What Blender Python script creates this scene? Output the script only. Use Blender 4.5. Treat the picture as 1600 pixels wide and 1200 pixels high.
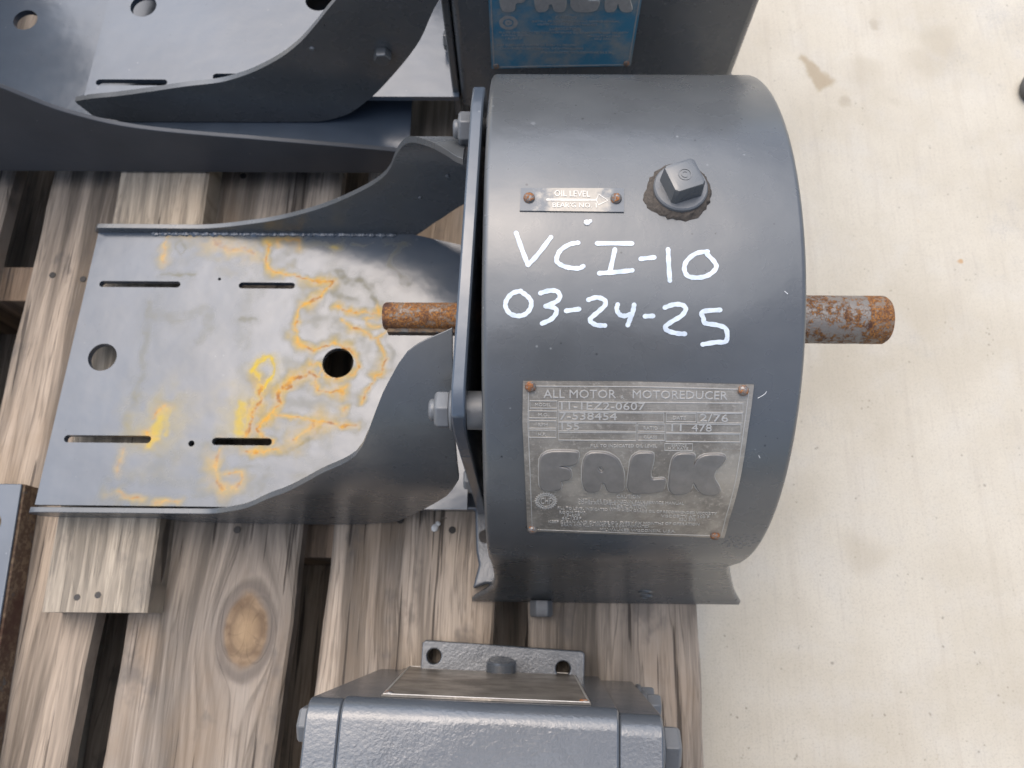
import bpy, bmesh, math, random
import numpy as np
from mathutils import Vector, Matrix
from mathutils.geometry import tessellate_polygon
random.seed(4)
for _o in list(bpy.data.objects): bpy.data.objects.remove(_o, do_unlink=True)
SC = bpy.context.scene
COL = SC.collection
R = math.radians

# ------------------------------------------------------------------ camera
cam_data = bpy.data.cameras.new('camera')
cam = bpy.data.objects.new('camera', cam_data); COL.objects.link(cam)
cam_data.sensor_width = 36.0
cam_data.lens = 1223.06 / 1600 * 36.0
cam_data.clip_start = 0.02
cam_data.clip_end = 500
RIGHT = Vector((0.99984701, 0.01306648, -0.01162883))
UPV = Vector((-0.00899887, 0.95433684, 0.29859708))
FWD = Vector((-0.01499944, 0.29844675, -0.95430842))
CAM = Vector((0, 0, 0.6762))
cm = Matrix.Identity(4)
for i in range(3):
    cm[i][0], cm[i][1], cm[i][2], cm[i][3] = RIGHT[i], UPV[i], -FWD[i], CAM[i]
cam.matrix_world = cm
cam_data.dof.use_dof = True
cam_data.dof.focus_distance = 0.40
cam_data.dof.aperture_fstop = 15.0
SC.camera = cam

# ------------------------------------------------------------------ world and sun
SUN_EL, SUN_AZ = R(68), R(-25)          # high sun behind thin cloud, beyond the machines
world = bpy.data.worlds.new('World'); SC.world = world
world.use_nodes = True
wn, wl = world.node_tree.nodes, world.node_tree.links
bg = wn['Background']
sky = wn.new('ShaderNodeTexSky'); sky.sky_type = 'NISHITA'; sky.sun_disc = False
sky.sun_elevation = SUN_EL; sky.sun_rotation = SUN_AZ
sky.air_density = 1.0; sky.dust_density = 4.0; sky.ozone_density = 1.0
hs = wn.new('ShaderNodeHueSaturation'); hs.inputs['Saturation'].default_value = 1.0
wl.new(sky.outputs['Color'], hs.inputs['Color']); wl.new(hs.outputs['Color'], bg.inputs['Color'])
bg.inputs['Strength'].default_value = 0.13
sun_d = bpy.data.lights.new('sun', 'SUN'); sun = bpy.data.objects.new('sun', sun_d); COL.objects.link(sun)
sun_d.energy = 1.4; sun_d.angle = R(90); sun_d.color = (0.97, 0.985, 1.0)
_sd = Vector((math.sin(SUN_AZ) * math.cos(SUN_EL), math.cos(SUN_AZ) * math.cos(SUN_EL), math.sin(SUN_EL)))
sun.rotation_euler = (-_sd).to_track_quat('-Z', 'Y').to_euler()
sun.location = _sd * 5
SC.view_settings.view_transform = 'Standard'; SC.view_settings.look = 'None'
SC.view_settings.exposure = 0.80; SC.view_settings.gamma = 1.0

# ------------------------------------------------------------------ measured outlines
# marks and fittings on the drum: (position along the axis, arc length from the crown), metres
MARKER_STROKES = [[(-0.0045, -0.0162), (-0.0015, -0.0248), (0.0015, -0.0327)], [(0.0016, -0.0327), (0.0064, -0.0274), (0.0129, -0.0184)], [(0.0264, -0.0212), (0.0222, -0.0221), (0.0177, -0.0251), (0.0158, -0.029), (0.0164, -0.0316), (0.0206, -0.0337), (0.0264, -0.0343), (0.0289, -0.0332)], [(0.0358, -0.0215), (0.0531, -0.0214)], [(0.0446, -0.0245), (0.0422, -0.0355)], [(0.0368, -0.0367), (0.0455, -0.036), (0.0531, -0.0351)], [(0.0573, -0.0293), (0.064, -0.0285)], [(0.0709, -0.0243), (0.0711, -0.0321), (0.0716, -0.0401)], [(0.0904, -0.0253), (0.0846, -0.0264), (0.0799, -0.0303), (0.0788, -0.0345), (0.0807, -0.0379), (0.0861, -0.0385), (0.091, -0.037), (0.0944, -0.0336), (0.0936, -0.0306), (0.09, -0.0266)], [(-0.0018, -0.0458), (-0.0059, -0.0469), (-0.0088, -0.0502), (-0.0093, -0.0536), (-0.0071, -0.0569), (-0.0033, -0.0581), (0.0004, -0.0572), (0.0029, -0.0543), (0.0033, -0.051), (0.0016, -0.0485), (-0.0013, -0.0464)], [(0.0078, -0.0468), (0.0124, -0.0455), (0.0161, -0.0459), (0.0175, -0.0484), (0.0157, -0.0509), (0.0104, -0.0532)], [(0.0104, -0.0532), (0.0149, -0.054), (0.0158, -0.0563), (0.0133, -0.0596), (0.0088, -0.0617)], [(0.0206, -0.0554), (0.027, -0.0545)], [(0.0315, -0.0499), (0.0356, -0.0487), (0.0394, -0.0499), (0.0398, -0.0524), (0.0365, -0.0557), (0.0328, -0.059), (0.0329, -0.0607), (0.0358, -0.0623), (0.0399, -0.0625)], [(0.046, -0.0521), (0.0456, -0.0544), (0.0469, -0.0569), (0.0494, -0.0577), (0.0531, -0.0566)], [(0.0541, -0.0522), (0.0535, -0.0556), (0.0523, -0.0589), (0.0511, -0.0622)], [(0.0595, -0.0578), (0.0635, -0.0576)], [(0.0692, -0.0534), (0.0737, -0.0519), (0.0778, -0.0521), (0.0795, -0.0541), (0.0775, -0.0574), (0.0726, -0.0604), (0.0696, -0.063), (0.0711, -0.0649), (0.0757, -0.0661), (0.0794, -0.0663)], [(0.0964, -0.0544), (0.0878, -0.0553), (0.0883, -0.0586), (0.0892, -0.0609), (0.0954, -0.0619), (0.0996, -0.0639), (0.0998, -0.0697), (0.0948, -0.0703), (0.0883, -0.0714)]]
PLATE_OUTLINE = [(-0.0004, -0.0907), (0.0564, -0.0905), (0.1147, -0.0915), (0.1142, -0.116), (0.1145, -0.1487), (0.1142, -0.177), (0.1154, -0.1976), (0.0575, -0.195), (0.0029, -0.1924), (0.001, -0.1433), (-0.0005, -0.1125)]
PLATE_RIVETS = [(0.0034, -0.0934), (0.1095, -0.0943), (0.1095, -0.1943), (0.0057, -0.1895)]
BIG_LETTERS = [[[(0.0092, -0.1291), (0.0279, -0.1289), (0.0284, -0.1309), (0.0274, -0.1368), (0.019, -0.1371), (0.0184, -0.1386), (0.0248, -0.1398), (0.0251, -0.1464), (0.0192, -0.1472), (0.0205, -0.1537), (0.0097, -0.1549), (0.009, -0.1432)]], [[(0.0312, -0.1299), (0.0423, -0.1293), (0.0486, -0.1328), (0.0522, -0.1403), (0.0539, -0.1547), (0.0457, -0.1552), (0.0436, -0.1485), (0.0412, -0.1479), (0.0407, -0.1549), (0.0322, -0.1548)], [(0.0382, -0.1379), (0.041, -0.137), (0.0427, -0.1399), (0.0417, -0.142), (0.0395, -0.1412)]], [[(0.0566, -0.1296), (0.0666, -0.1292), (0.0672, -0.1315), (0.066, -0.147), (0.0743, -0.1455), (0.075, -0.148), (0.0744, -0.1547), (0.0561, -0.1563), (0.0559, -0.1425)]], [[(0.0779, -0.1298), (0.0883, -0.1295), (0.0883, -0.1334), (0.0881, -0.1393), (0.0918, -0.1302), (0.1039, -0.13), (0.1043, -0.1332), (0.0981, -0.142), (0.1063, -0.1555), (0.0952, -0.1563), (0.0892, -0.1449), (0.0889, -0.1558), (0.0781, -0.1559), (0.0773, -0.1411)]]]
PLATE_RULES = [[(0.0032, -0.1007), (0.0168, -0.1007), (0.0169, -0.1045), (0.0033, -0.1046)], [(0.0176, -0.1011), (0.11, -0.1009), (0.1105, -0.1059), (0.0177, -0.1061)], [(0.0028, -0.1061), (0.0169, -0.1061), (0.017, -0.1099), (0.0029, -0.1099)], [(0.0178, -0.1067), (0.0708, -0.1066), (0.0712, -0.1116), (0.0179, -0.1117)], [(0.0721, -0.1066), (0.0869, -0.1066), (0.0873, -0.1113), (0.0724, -0.1113)], [(0.0875, -0.1064), (0.1102, -0.1064), (0.1107, -0.1117), (0.088, -0.1117)], [(0.0029, -0.1115), (0.0166, -0.1115), (0.0167, -0.1156), (0.0029, -0.1157)], [(0.0179, -0.1123), (0.0572, -0.1122), (0.0575, -0.117), (0.018, -0.117)], [(0.0581, -0.1126), (0.0717, -0.1126), (0.072, -0.1168), (0.0583, -0.1168)], [(0.0723, -0.1125), (0.1102, -0.1124), (0.1108, -0.1173), (0.0727, -0.1174)], [(0.003, -0.1167), (0.0167, -0.1167), (0.0168, -0.1209), (0.003, -0.1209)], [(0.018, -0.1178), (0.0575, -0.1177), (0.0578, -0.1222), (0.0182, -0.1223)], [(0.0584, -0.1178), (0.0721, -0.1177), (0.0724, -0.1219), (0.0587, -0.122)], [(0.0727, -0.1179), (0.1103, -0.1178), (0.1109, -0.1224), (0.0731, -0.1225)], [(0.0726, -0.1238), (0.0868, -0.1237), (0.0872, -0.1278), (0.073, -0.1278)]]
PLATE_TEXT = [('ALL MOTOR', (0.01, -0.0991), (0.0463, -0.0989), (0.0099, -0.0948)), ('R', (0.0488, -0.0992), (0.0504, -0.0991), (0.0488, -0.0976)), ('MOTOREDUCER', (0.0547, -0.0988), (0.1021, -0.0991), (0.0545, -0.0946)), ('MODEL', (0.0058, -0.1035), (0.0139, -0.1036), (0.0058, -0.1019)), ('11-1EZ2-0607', (0.019, -0.1052), (0.0612, -0.1051), (0.0189, -0.1012)), ('M.O.', (0.0076, -0.1089), (0.0127, -0.109), (0.0075, -0.1073)), ('7-538454', (0.0184, -0.1107), (0.0473, -0.1107), (0.0183, -0.1066)), ('DATE', (0.0757, -0.11), (0.0821, -0.11), (0.0756, -0.1083)), ('2/76', (0.0894, -0.1109), (0.1036, -0.1111), (0.0891, -0.1068)), ('RPM', (0.0077, -0.1145), (0.0124, -0.1145), (0.0076, -0.1128)), ('155', (0.0195, -0.1163), (0.0285, -0.1163), (0.0193, -0.1123)), ('RATIO', (0.0613, -0.1158), (0.0685, -0.1158), (0.0611, -0.1141)), ('11', (0.0754, -0.1164), (0.0805, -0.1164), (0.0751, -0.1124)), ('478', (0.0857, -0.1165), (0.0959, -0.1166), (0.0853, -0.1125)), ('H.P.', (0.0077, -0.1199), (0.0116, -0.1198), (0.0077, -0.1183)), ('CLASS', (0.0616, -0.1208), (0.0685, -0.1209), (0.0615, -0.1193)), ('FILL TO INDICATED OIL LEVEL', (0.0347, -0.1263), (0.0689, -0.1261), (0.0347, -0.1246)), ('SERVICE', (0.0762, -0.1254), (0.084, -0.1255), (0.0761, -0.1241)), ('H.P. RATE', (0.0746, -0.1272), (0.085, -0.1272), (0.0745, -0.1259)), ('CAUTION', (0.0506, -0.1605), (0.0633, -0.1604), (0.0504, -0.1579)), ('INSTALL AS EXPLAINED IN FALK SERVICE MANUAL', (0.0299, -0.1634), (0.0874, -0.1652), (0.0298, -0.1614)), ('COPIES AVAILABLE UPON REQUEST', (0.03, -0.1656), (0.0693, -0.166), (0.0299, -0.1635)), ('LUBRICATION', (0.0478, -0.169), (0.0674, -0.1689), (0.0476, -0.1661)), ('FILL TO LEVEL INDICATED WITH HIGH GRADE OIL OF RECOMMENDED VISCOSITY', (0.0192, -0.17), (0.1063, -0.1735), (0.0191, -0.1679)), ('ROOM TEMP.', (0.0203, -0.1739), (0.0351, -0.1741), (0.0202, -0.1716)), ('15-60F', (0.0232, -0.1764), (0.0316, -0.1766), (0.0231, -0.1743)), ('60-125F', (0.0219, -0.1792), (0.0326, -0.1793), (0.0218, -0.1769)), ('VISCOSITY AT 100 F', (0.0765, -0.1762), (0.103, -0.1766), (0.0762, -0.1739)), ('SSU 370', (0.0867, -0.1792), (0.096, -0.1795), (0.0864, -0.1769)), ('KEEP CLEAN AND CHANGE OIL EVERY SIX MONTHS OF OPERATION', (0.0145, -0.1828), (0.0986, -0.1836), (0.0145, -0.1805)), ('DRAIN AND FLUSH WHEN OIL IS CONTAMINATED', (0.0217, -0.1859), (0.0708, -0.1866), (0.0216, -0.1835)), ('MILWAUKEE, WISCONSIN, U.S.A.', (0.0438, -0.1905), (0.0866, -0.1914), (0.0436, -0.1879))]
BADGE = [(0.0126, -0.1635), (0.0179, -0.1635), (0.0125, -0.1576)]
TAG_OUTLINE = [(-0.0023, 0.0086), (0.0498, 0.0087), (0.0494, -0.0048), (-0.0028, -0.0044)]
TAG_RIVETS = [(0.0019, 0.0026), (0.0456, 0.0025)]
TAG_TEXT = [('OIL LEVEL', (0.0146, 0.0037), (0.0326, 0.0034), (0.0146, 0.0071)), ("BEAR'G NO. 1", (0.0137, -0.0026), (0.0357, -0.0027), (0.0137, 0.0))]
TAG_ARROW = [(0.0106, 0.002), (0.0358, 0.0019), (0.0369, 0.0051), (0.0415, 0.0015), (0.0367, -0.0011), (0.0357, 0.0015), (0.0106, 0.0014)]
STAIN_ORANGE = [([(-0.2267, 0.323), (-0.2279, 0.3066), (-0.2239, 0.297), (-0.2087, 0.2922), (-0.191, 0.2908), (-0.1774, 0.2869), (-0.1684, 0.2838), (-0.1708, 0.2782), (-0.1816, 0.2686), (-0.1924, 0.2592), (-0.1941, 0.2468), (-0.1944, 0.2345), (-0.1908, 0.2269), (-0.1804, 0.2225), (-0.1744, 0.2195), (-0.1706, 0.2241), (-0.1623, 0.2272), (-0.1493, 0.225), (-0.1402, 0.2184), (-0.1388, 0.2079), (-0.1432, 0.2005), (-0.1556, 0.1974), (-0.1642, 0.1995), (-0.1706, 0.2076), (-0.1778, 0.209)], 0.00124, 1), ([(-0.1636, 0.261), (-0.1489, 0.2588), (-0.1344, 0.2578), (-0.1243, 0.2574), (-0.1261, 0.2628)], 0.0011, 1), ([(-0.1554, 0.2494), (-0.1477, 0.2425), (-0.1359, 0.2381), (-0.127, 0.232), (-0.122, 0.2321), (-0.1207, 0.223), (-0.1186, 0.2126), (-0.1174, 0.2051)], 0.00096, 0.9), ([(-0.1171, 0.2459), (-0.1196, 0.2397), (-0.1221, 0.2336)], 0.00082, 0.8), ([(-0.1284, 0.2535), (-0.1353, 0.2503), (-0.135, 0.2457), (-0.1306, 0.2435), (-0.1249, 0.2443)], 0.00082, 0.8), ([(-0.1179, 0.2022), (-0.1235, 0.2007), (-0.1258, 0.1933), (-0.1295, 0.1859)], 0.00124, 0.9), ([(-0.169, 0.2062), (-0.1727, 0.2002), (-0.1736, 0.1943), (-0.1704, 0.1899)], 0.0011, 0.9), ([(-0.1712, 0.1987), (-0.1854, 0.2001), (-0.1951, 0.1978), (-0.1988, 0.1926), (-0.205, 0.1852)], 0.00165, 1), ([(-0.2158, 0.3182), (-0.2213, 0.328), (-0.2015, 0.3248), (-0.1978, 0.3167)], 0.00124, 0.5), ([(-0.1959, 0.1922), (-0.2036, 0.1848), (-0.1985, 0.1762), (-0.2044, 0.166), (-0.2148, 0.1588), (-0.2169, 0.1531), (-0.2108, 0.1475), (-0.2034, 0.1427), (-0.2045, 0.1406)], 0.00151, 1), ([(-0.2028, 0.1632), (-0.1749, 0.162), (-0.1525, 0.1587), (-0.1358, 0.1575)], 0.00082, 0.85), ([(-0.1871, 0.1449), (-0.1703, 0.1564), (-0.1663, 0.1586)], 0.00302, 0.7), ([(-0.2247, 0.1369), (-0.2122, 0.1349), (-0.2, 0.1364)], 0.00192, 0.9), ([(-0.2184, 0.192), (-0.2203, 0.1774), (-0.2222, 0.163), (-0.2263, 0.1502)], 0.00192, 0.9), ([(-0.1748, 0.1917), (-0.1673, 0.1866), (-0.1546, 0.1853), (-0.1479, 0.1883)], 0.0011, 0.9), ([(-0.1258, 0.1929), (-0.1294, 0.1841), (-0.1324, 0.1768)], 0.0011, 0.9), ([(-0.1494, 0.1716), (-0.1454, 0.1738)], 0.0011, 0.8), ([(-0.2181, 0.192), (-0.2203, 0.1745), (-0.2228, 0.1587), (-0.2258, 0.1488)], 0.00206, 0.9), ([(-0.2094, 0.1631), (-0.2162, 0.1559), (-0.2134, 0.1489), (-0.2076, 0.1461)], 0.00124, 0.9), ([(-0.2464, 0.1373), (-0.2474, 0.1234), (-0.2472, 0.1111), (-0.2406, 0.1017)], 0.00192, 0.65), ([(-0.2399, 0.118), (-0.2291, 0.1181), (-0.2269, 0.1113), (-0.2315, 0.1045), (-0.2342, 0.1045)], 0.00165, 0.6), ([(-0.3255, 0.0994), (-0.3181, 0.0955), (-0.3062, 0.0969)], 0.00165, 0.8), ([(-0.3248, 0.1365), (-0.3271, 0.1295), (-0.3271, 0.1171)], 0.0011, 0.35), ([(-0.2923, 0.0944), (-0.2761, 0.0946)], 0.00096, 0.7), ([(-0.3192, 0.324), (-0.3166, 0.3011)], 0.0011, 0.55), ([(-0.3182, 0.3273), (-0.3114, 0.3324), (-0.2874, 0.3325)], 0.00165, 0.5), ([(-0.2784, 0.321), (-0.2643, 0.3162), (-0.2479, 0.3155), (-0.2398, 0.3098)], 0.00357, 0.45), ([(-0.3064, 0.1607), (-0.2993, 0.1694), (-0.2956, 0.1723)], 0.00165, 0.7), ([(-0.3086, 0.1479), (-0.3038, 0.1437)], 0.00192, 0.8)]
STAIN_YELLOW = [([(-0.2129, 0.2132), (-0.2093, 0.2058), (-0.2106, 0.1984), (-0.2155, 0.191), (-0.2203, 0.1836)], 0.0022, 1), ([(-0.2138, 0.2147), (-0.2196, 0.2161), (-0.2248, 0.2116), (-0.2268, 0.2041), (-0.2205, 0.1983)], 0.00192, 0.8), ([(-0.299, 0.1579), (-0.3012, 0.1537)], 0.0103, 0.75), ([(-0.2935, 0.168), (-0.292, 0.1481)], 0.00412, 0.6), ([(-0.2329, 0.1744), (-0.2316, 0.1515)], 0.00618, 0.75), ([(-0.303, 0.1381), (-0.2997, 0.1438)], 0.00412, 0.7), ([(-0.1712, 0.3185), (-0.1681, 0.3169)], 0.00247, 0.5), ([(-0.2178, 0.2162), (-0.2255, 0.2086), (-0.2261, 0.2012)], 0.00192, 0.9), ([(-0.2198, 0.192), (-0.223, 0.1702), (-0.2278, 0.1516)], 0.00412, 0.7)]
STAIN_OLIVE = [([(-0.3209, 0.191), (-0.3247, 0.162), (-0.324, 0.1492)], 0.00618, 0.55), ([(-0.3042, 0.3241), (-0.2965, 0.3168), (-0.3007, 0.3094), (-0.3091, 0.3167), (-0.3042, 0.3241)], 0.00165, 0.6), ([(-0.3172, 0.2906), (-0.2878, 0.2908)], 0.00165, 0.8), ([(-0.3209, 0.266), (-0.3222, 0.2457), (-0.3199, 0.2122), (-0.321, 0.1827)], 0.00481, 0.4), ([(-0.3159, 0.2519), (-0.2941, 0.2521), (-0.2749, 0.2601), (-0.2683, 0.2431), (-0.2739, 0.2308)], 0.00824, 0.35), ([(-0.2417, 0.2495), (-0.2301, 0.2496)], 0.00385, 0.7), ([(-0.1226, 0.3237), (-0.1062, 0.3222), (-0.1145, 0.3123), (-0.1183, 0.3026), (-0.1076, 0.2946), (-0.1025, 0.2819)], 0.00275, 0.6), ([(-0.1633, 0.2942), (-0.1567, 0.2847), (-0.1451, 0.2863), (-0.1359, 0.2801), (-0.1294, 0.2691), (-0.126, 0.2613)], 0.00618, 0.8), ([(-0.1682, 0.2814), (-0.1613, 0.2688), (-0.1437, 0.2658)], 0.00549, 0.7), ([(-0.1523, 0.3235), (-0.1446, 0.3203), (-0.1361, 0.3253)], 0.00192, 0.5), ([(-0.1955, 0.1323), (-0.1823, 0.138), (-0.1683, 0.1494), (-0.1632, 0.1551)], 0.0033, 0.8), ([(-0.2172, 0.3035), (-0.2039, 0.3182), (-0.1865, 0.3233), (-0.1652, 0.3169)], 0.00687, 0.4), ([(-0.2935, 0.1299), (-0.2905, 0.1285)], 0.00357, 0.5), ([(-0.1177, 0.2443), (-0.1134, 0.2201), (-0.115, 0.1993)], 0.00549, 0.45), ([(-0.2634, 0.1001), (-0.2297, 0.1005), (-0.2089, 0.1075)], 0.00549, 0.4), ([(-0.2232, 0.1237), (-0.2052, 0.1212), (-0.2153, 0.102)], 0.00549, 0.35), ([(-0.1757, 0.25), (-0.1536, 0.244), (-0.1324, 0.229)], 0.01168, 0.42), ([(-0.1828, 0.2813), (-0.1744, 0.2687)], 0.00824, 0.4), ([(-0.2016, 0.179), (-0.1733, 0.175), (-0.1484, 0.1767)], 0.01099, 0.36), ([(-0.1906, 0.1519), (-0.1719, 0.1592)], 0.00824, 0.55), ([(-0.2424, 0.3033), (-0.2266, 0.2809), (-0.2373, 0.2588)], 0.00824, 0.22), ([(-0.2827, 0.1314), (-0.299, 0.1119), (-0.2508, 0.107)], 0.01099, 0.25), ([(-0.2383, 0.2808), (-0.2366, 0.2281)], 0.01236, 0.25), ([(-0.3085, 0.3225), (-0.2413, 0.3229)], 0.00756, 0.35)]

# ------------------------------------------------------------------ node helpers
class NT:
    def __init__(s, name):
        s.m = bpy.data.materials.new(name); s.m.use_nodes = True
        s.t = s.m.node_tree; s.n = s.t.nodes; s.l = s.t.links
        s.b = s.n['Principled BSDF']
        s.tc = s.n.new('ShaderNodeTexCoord')
        s.obj = s.tc.outputs['Object']
    def set(s, sock, v):
        if hasattr(v, 'is_output'): s.l.new(v, sock)
        elif isinstance(v, (tuple, list)) and sock.type == 'RGBA' and len(v) == 3: sock.default_value = (*v, 1)
        else: sock.default_value = v
    def noise(s, scale, detail=3, rough=.5, vec=None, dist=0, out='Fac'):
        n = s.n.new('ShaderNodeTexNoise'); n.inputs['Scale'].default_value = scale
        n.inputs['Detail'].default_value = detail; n.inputs['Roughness'].default_value = rough
        n.inputs['Distortion'].default_value = dist
        s.l.new(vec or s.obj, n.inputs['Vector']); return n.outputs[out]
    def voro(s, scale, vec=None, feature='F1'):
        n = s.n.new('ShaderNodeTexVoronoi'); n.inputs['Scale'].default_value = scale; n.feature = feature
        s.l.new(vec or s.obj, n.inputs['Vector']); return n.outputs['Distance']
    def mapping(s, scale=(1, 1, 1), loc=(0, 0, 0), rot=(0, 0, 0), vec=None):
        n = s.n.new('ShaderNodeMapping'); n.inputs['Scale'].default_value = scale
        n.inputs['Location'].default_value = loc; n.inputs['Rotation'].default_value = rot
        s.l.new(vec or s.obj, n.inputs['Vector']); return n.outputs['Vector']
    def math(s, op, a, b=None, c=None, clamp=False):
        n = s.n.new('ShaderNodeMath'); n.operation = op; n.use_clamp = clamp
        for i, v in enumerate((a, b, c)):
            if v is not None: s.set(n.inputs[i], v)
        return n.outputs[0]
    def ramp(s, v, lo, hi, a=0.0, b=1.0):
        n = s.n.new('ShaderNodeMapRange'); n.interpolation_type = 'SMOOTHSTEP'
        s.set(n.inputs[0], v); n.inputs[1].default_value = lo; n.inputs[2].default_value = hi
        n.inputs[3].default_value = a; n.inputs[4].default_value = b; return n.outputs[0]
    def mix(s, f, a, b, mode='MIX'):
        n = s.n.new('ShaderNodeMix'); n.data_type = 'RGBA'; n.blend_type = mode
        s.set(n.inputs[0], f); s.set(n.inputs[6], a); s.set(n.inputs[7], b); return n.outputs[2]
    def bump(s, h, strength=.2, dist=.001, normal=None):
        n = s.n.new('ShaderNodeBump'); n.inputs['Strength'].default_value = strength
        n.inputs['Distance'].default_value = dist; s.set(n.inputs['Height'], h)
        if normal: s.l.new(normal, n.inputs['Normal'])
        return n.outputs[0]
    def xyz(s, vec=None):
        n = s.n.new('ShaderNodeSeparateXYZ'); s.l.new(vec or s.obj, n.inputs[0]); return n.outputs
    def attr(s, name, kind='GEOMETRY'):
        n = s.n.new('ShaderNodeAttribute'); n.attribute_type = kind; n.attribute_name = name; return n
    def out(s, color=None, rough=None, metal=None, normal=None, spec=None, coat=None):
        for k, v in (('Base Color', color), ('Roughness', rough), ('Metallic', metal), ('Normal', normal), ('Specular IOR Level', spec), ('Coat Weight', coat)):
            if v is not None: s.set(s.b.inputs[k], v)
        return s.m

def paint(name, base=(.078, .0825, .0850), rough=.28, spec=.9, peel=.12, speck=1.0, stain=False, dirt=.12):
    t = NT(name)
    big = t.noise(14, 4, .55); mid = t.noise(60, 3, .5)
    col = t.mix(t.ramp(big, .3, .7), [c * .9 for c in base], [c * 1.12 for c in base])
    col = t.mix(t.math('MULTIPLY', t.ramp(mid, .55, .75), .25 * dirt), col, (.16, .15, .135))
    rg = t.math('ADD', rough, t.math('MULTIPLY', t.math('SUBTRACT', mid, .5), .12))
    if stain:
        a = t.attr('stain'); sp = t.n.new('ShaderNodeSeparateColor'); t.l.new(a.outputs['Color'], sp.inputs[0])
        fine = t.noise(260, 5, .65); co = t.noise(90, 4, .6)
        mod = t.math('MULTIPLY', t.ramp(fine, .25, .62, .45, 1.15), t.ramp(t.noise(120, 4, .6, dist=1.0), .30, .52, .45, 1.1))
        ol = t.math('MULTIPLY', sp.outputs[2], t.ramp(co, .3, .65, .35, 1.0), clamp=True)
        ye = t.math('MULTIPLY', sp.outputs[1], t.ramp(co, .3, .6, .75, 1.1), clamp=True)
        og = t.math('MULTIPLY', sp.outputs[0], mod, clamp=True)
        col = t.mix(t.math('MULTIPLY', ol, .9), col, (.185, .165, .095))
        col = t.mix(t.math('MULTIPLY', ye, .85), col, t.mix(fine, (.48, .32, .008), (.62, .44, .03)))
        col = t.mix(t.math('MULTIPLY', og, .85), col, t.mix(t.ramp(co, .34, .60), (.29, .105, .020), (.54, .265, .028)))
        tot = t.math('MAXIMUM', og, t.math('MAXIMUM', ye, ol))
        rg = t.math('ADD', rg, t.math('MULTIPLY', tot, .25), clamp=True); spec = t.math('MULTIPLY', spec, t.math('SUBTRACT', 1.0, t.math('MULTIPLY', tot, .75), clamp=True))
    if speck:
        for sc_, loc_, pick, c_, k_ in ((150, (0, 0, 0), .94, (.30, .31, .31), .5), (170, (3.1, 1.7, .4), .86, (.012, .012, .013), .8), (90, (1.3, 4.2, .9), .93, (.20, .205, .21), .5)):
            vn = t.n.new('ShaderNodeTexVoronoi'); vn.inputs['Scale'].default_value = sc_; t.l.new(t.mapping(loc=loc_), vn.inputs['Vector'])
            s3 = t.n.new('ShaderNodeSeparateColor'); t.l.new(vn.outputs['Color'], s3.inputs[0])
            size = t.math('MULTIPLY', s3.outputs[1], .06)
            f_ = t.math('MULTIPLY', t.ramp(t.math('SUBTRACT', vn.outputs['Distance'], size), .09, .03), t.math('GREATER_THAN', s3.outputs[0], pick))
            col = t.mix(t.math('MULTIPLY', f_, k_ * speck), col, c_)
    h = t.math('ADD', t.math('MULTIPLY', t.noise(520, 3, .6), .6), t.math('MULTIPLY', t.noise(130, 3, .5), .7))
    wavy = t.bump(t.math('ADD', t.noise(16, 2, .5), t.math('MULTIPLY', t.noise(45, 2), .35)), .35, .0028)
    return t.out(col, rg, 0.0, t.bump(h, peel, .0005, wavy), spec)

def rust_metal(name, amount=.5, base=(.42, .40, .38), rust=(.105, .040, .018), rust2=(.30, .115, .022), metal=.75, rough=.42, scale=120):
    t = NT(name)
    n1 = t.noise(scale, 6, .7); n2 = t.noise(scale * 3.2, 4, .65); n3 = t.noise(scale * .35, 3)
    f = t.math('ADD', t.math('MULTIPLY', n1, .6), t.math('ADD', t.math('MULTIPLY', n2, .25), t.math('MULTIPLY', n3, .3)))
    f = t.ramp(f, .66 - .22 * amount, .74 - .22 * amount)
    rc = t.mix(t.ramp(n2, .42, .62), rust, rust2); rc = t.mix(t.ramp(n3, .55, .75), rc, (.06, .026, .016))
    col = t.mix(f, t.mix(n2, base, [c * .6 for c in base]), rc)
    return t.out(col, t.math('ADD', rough, t.math('MULTIPLY', f, .4)), t.math('MULTIPLY', t.math('SUBTRACT', 1.0, f), metal), t.bump(t.math('ADD', f, n2), .5, .0006), .5)

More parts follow.
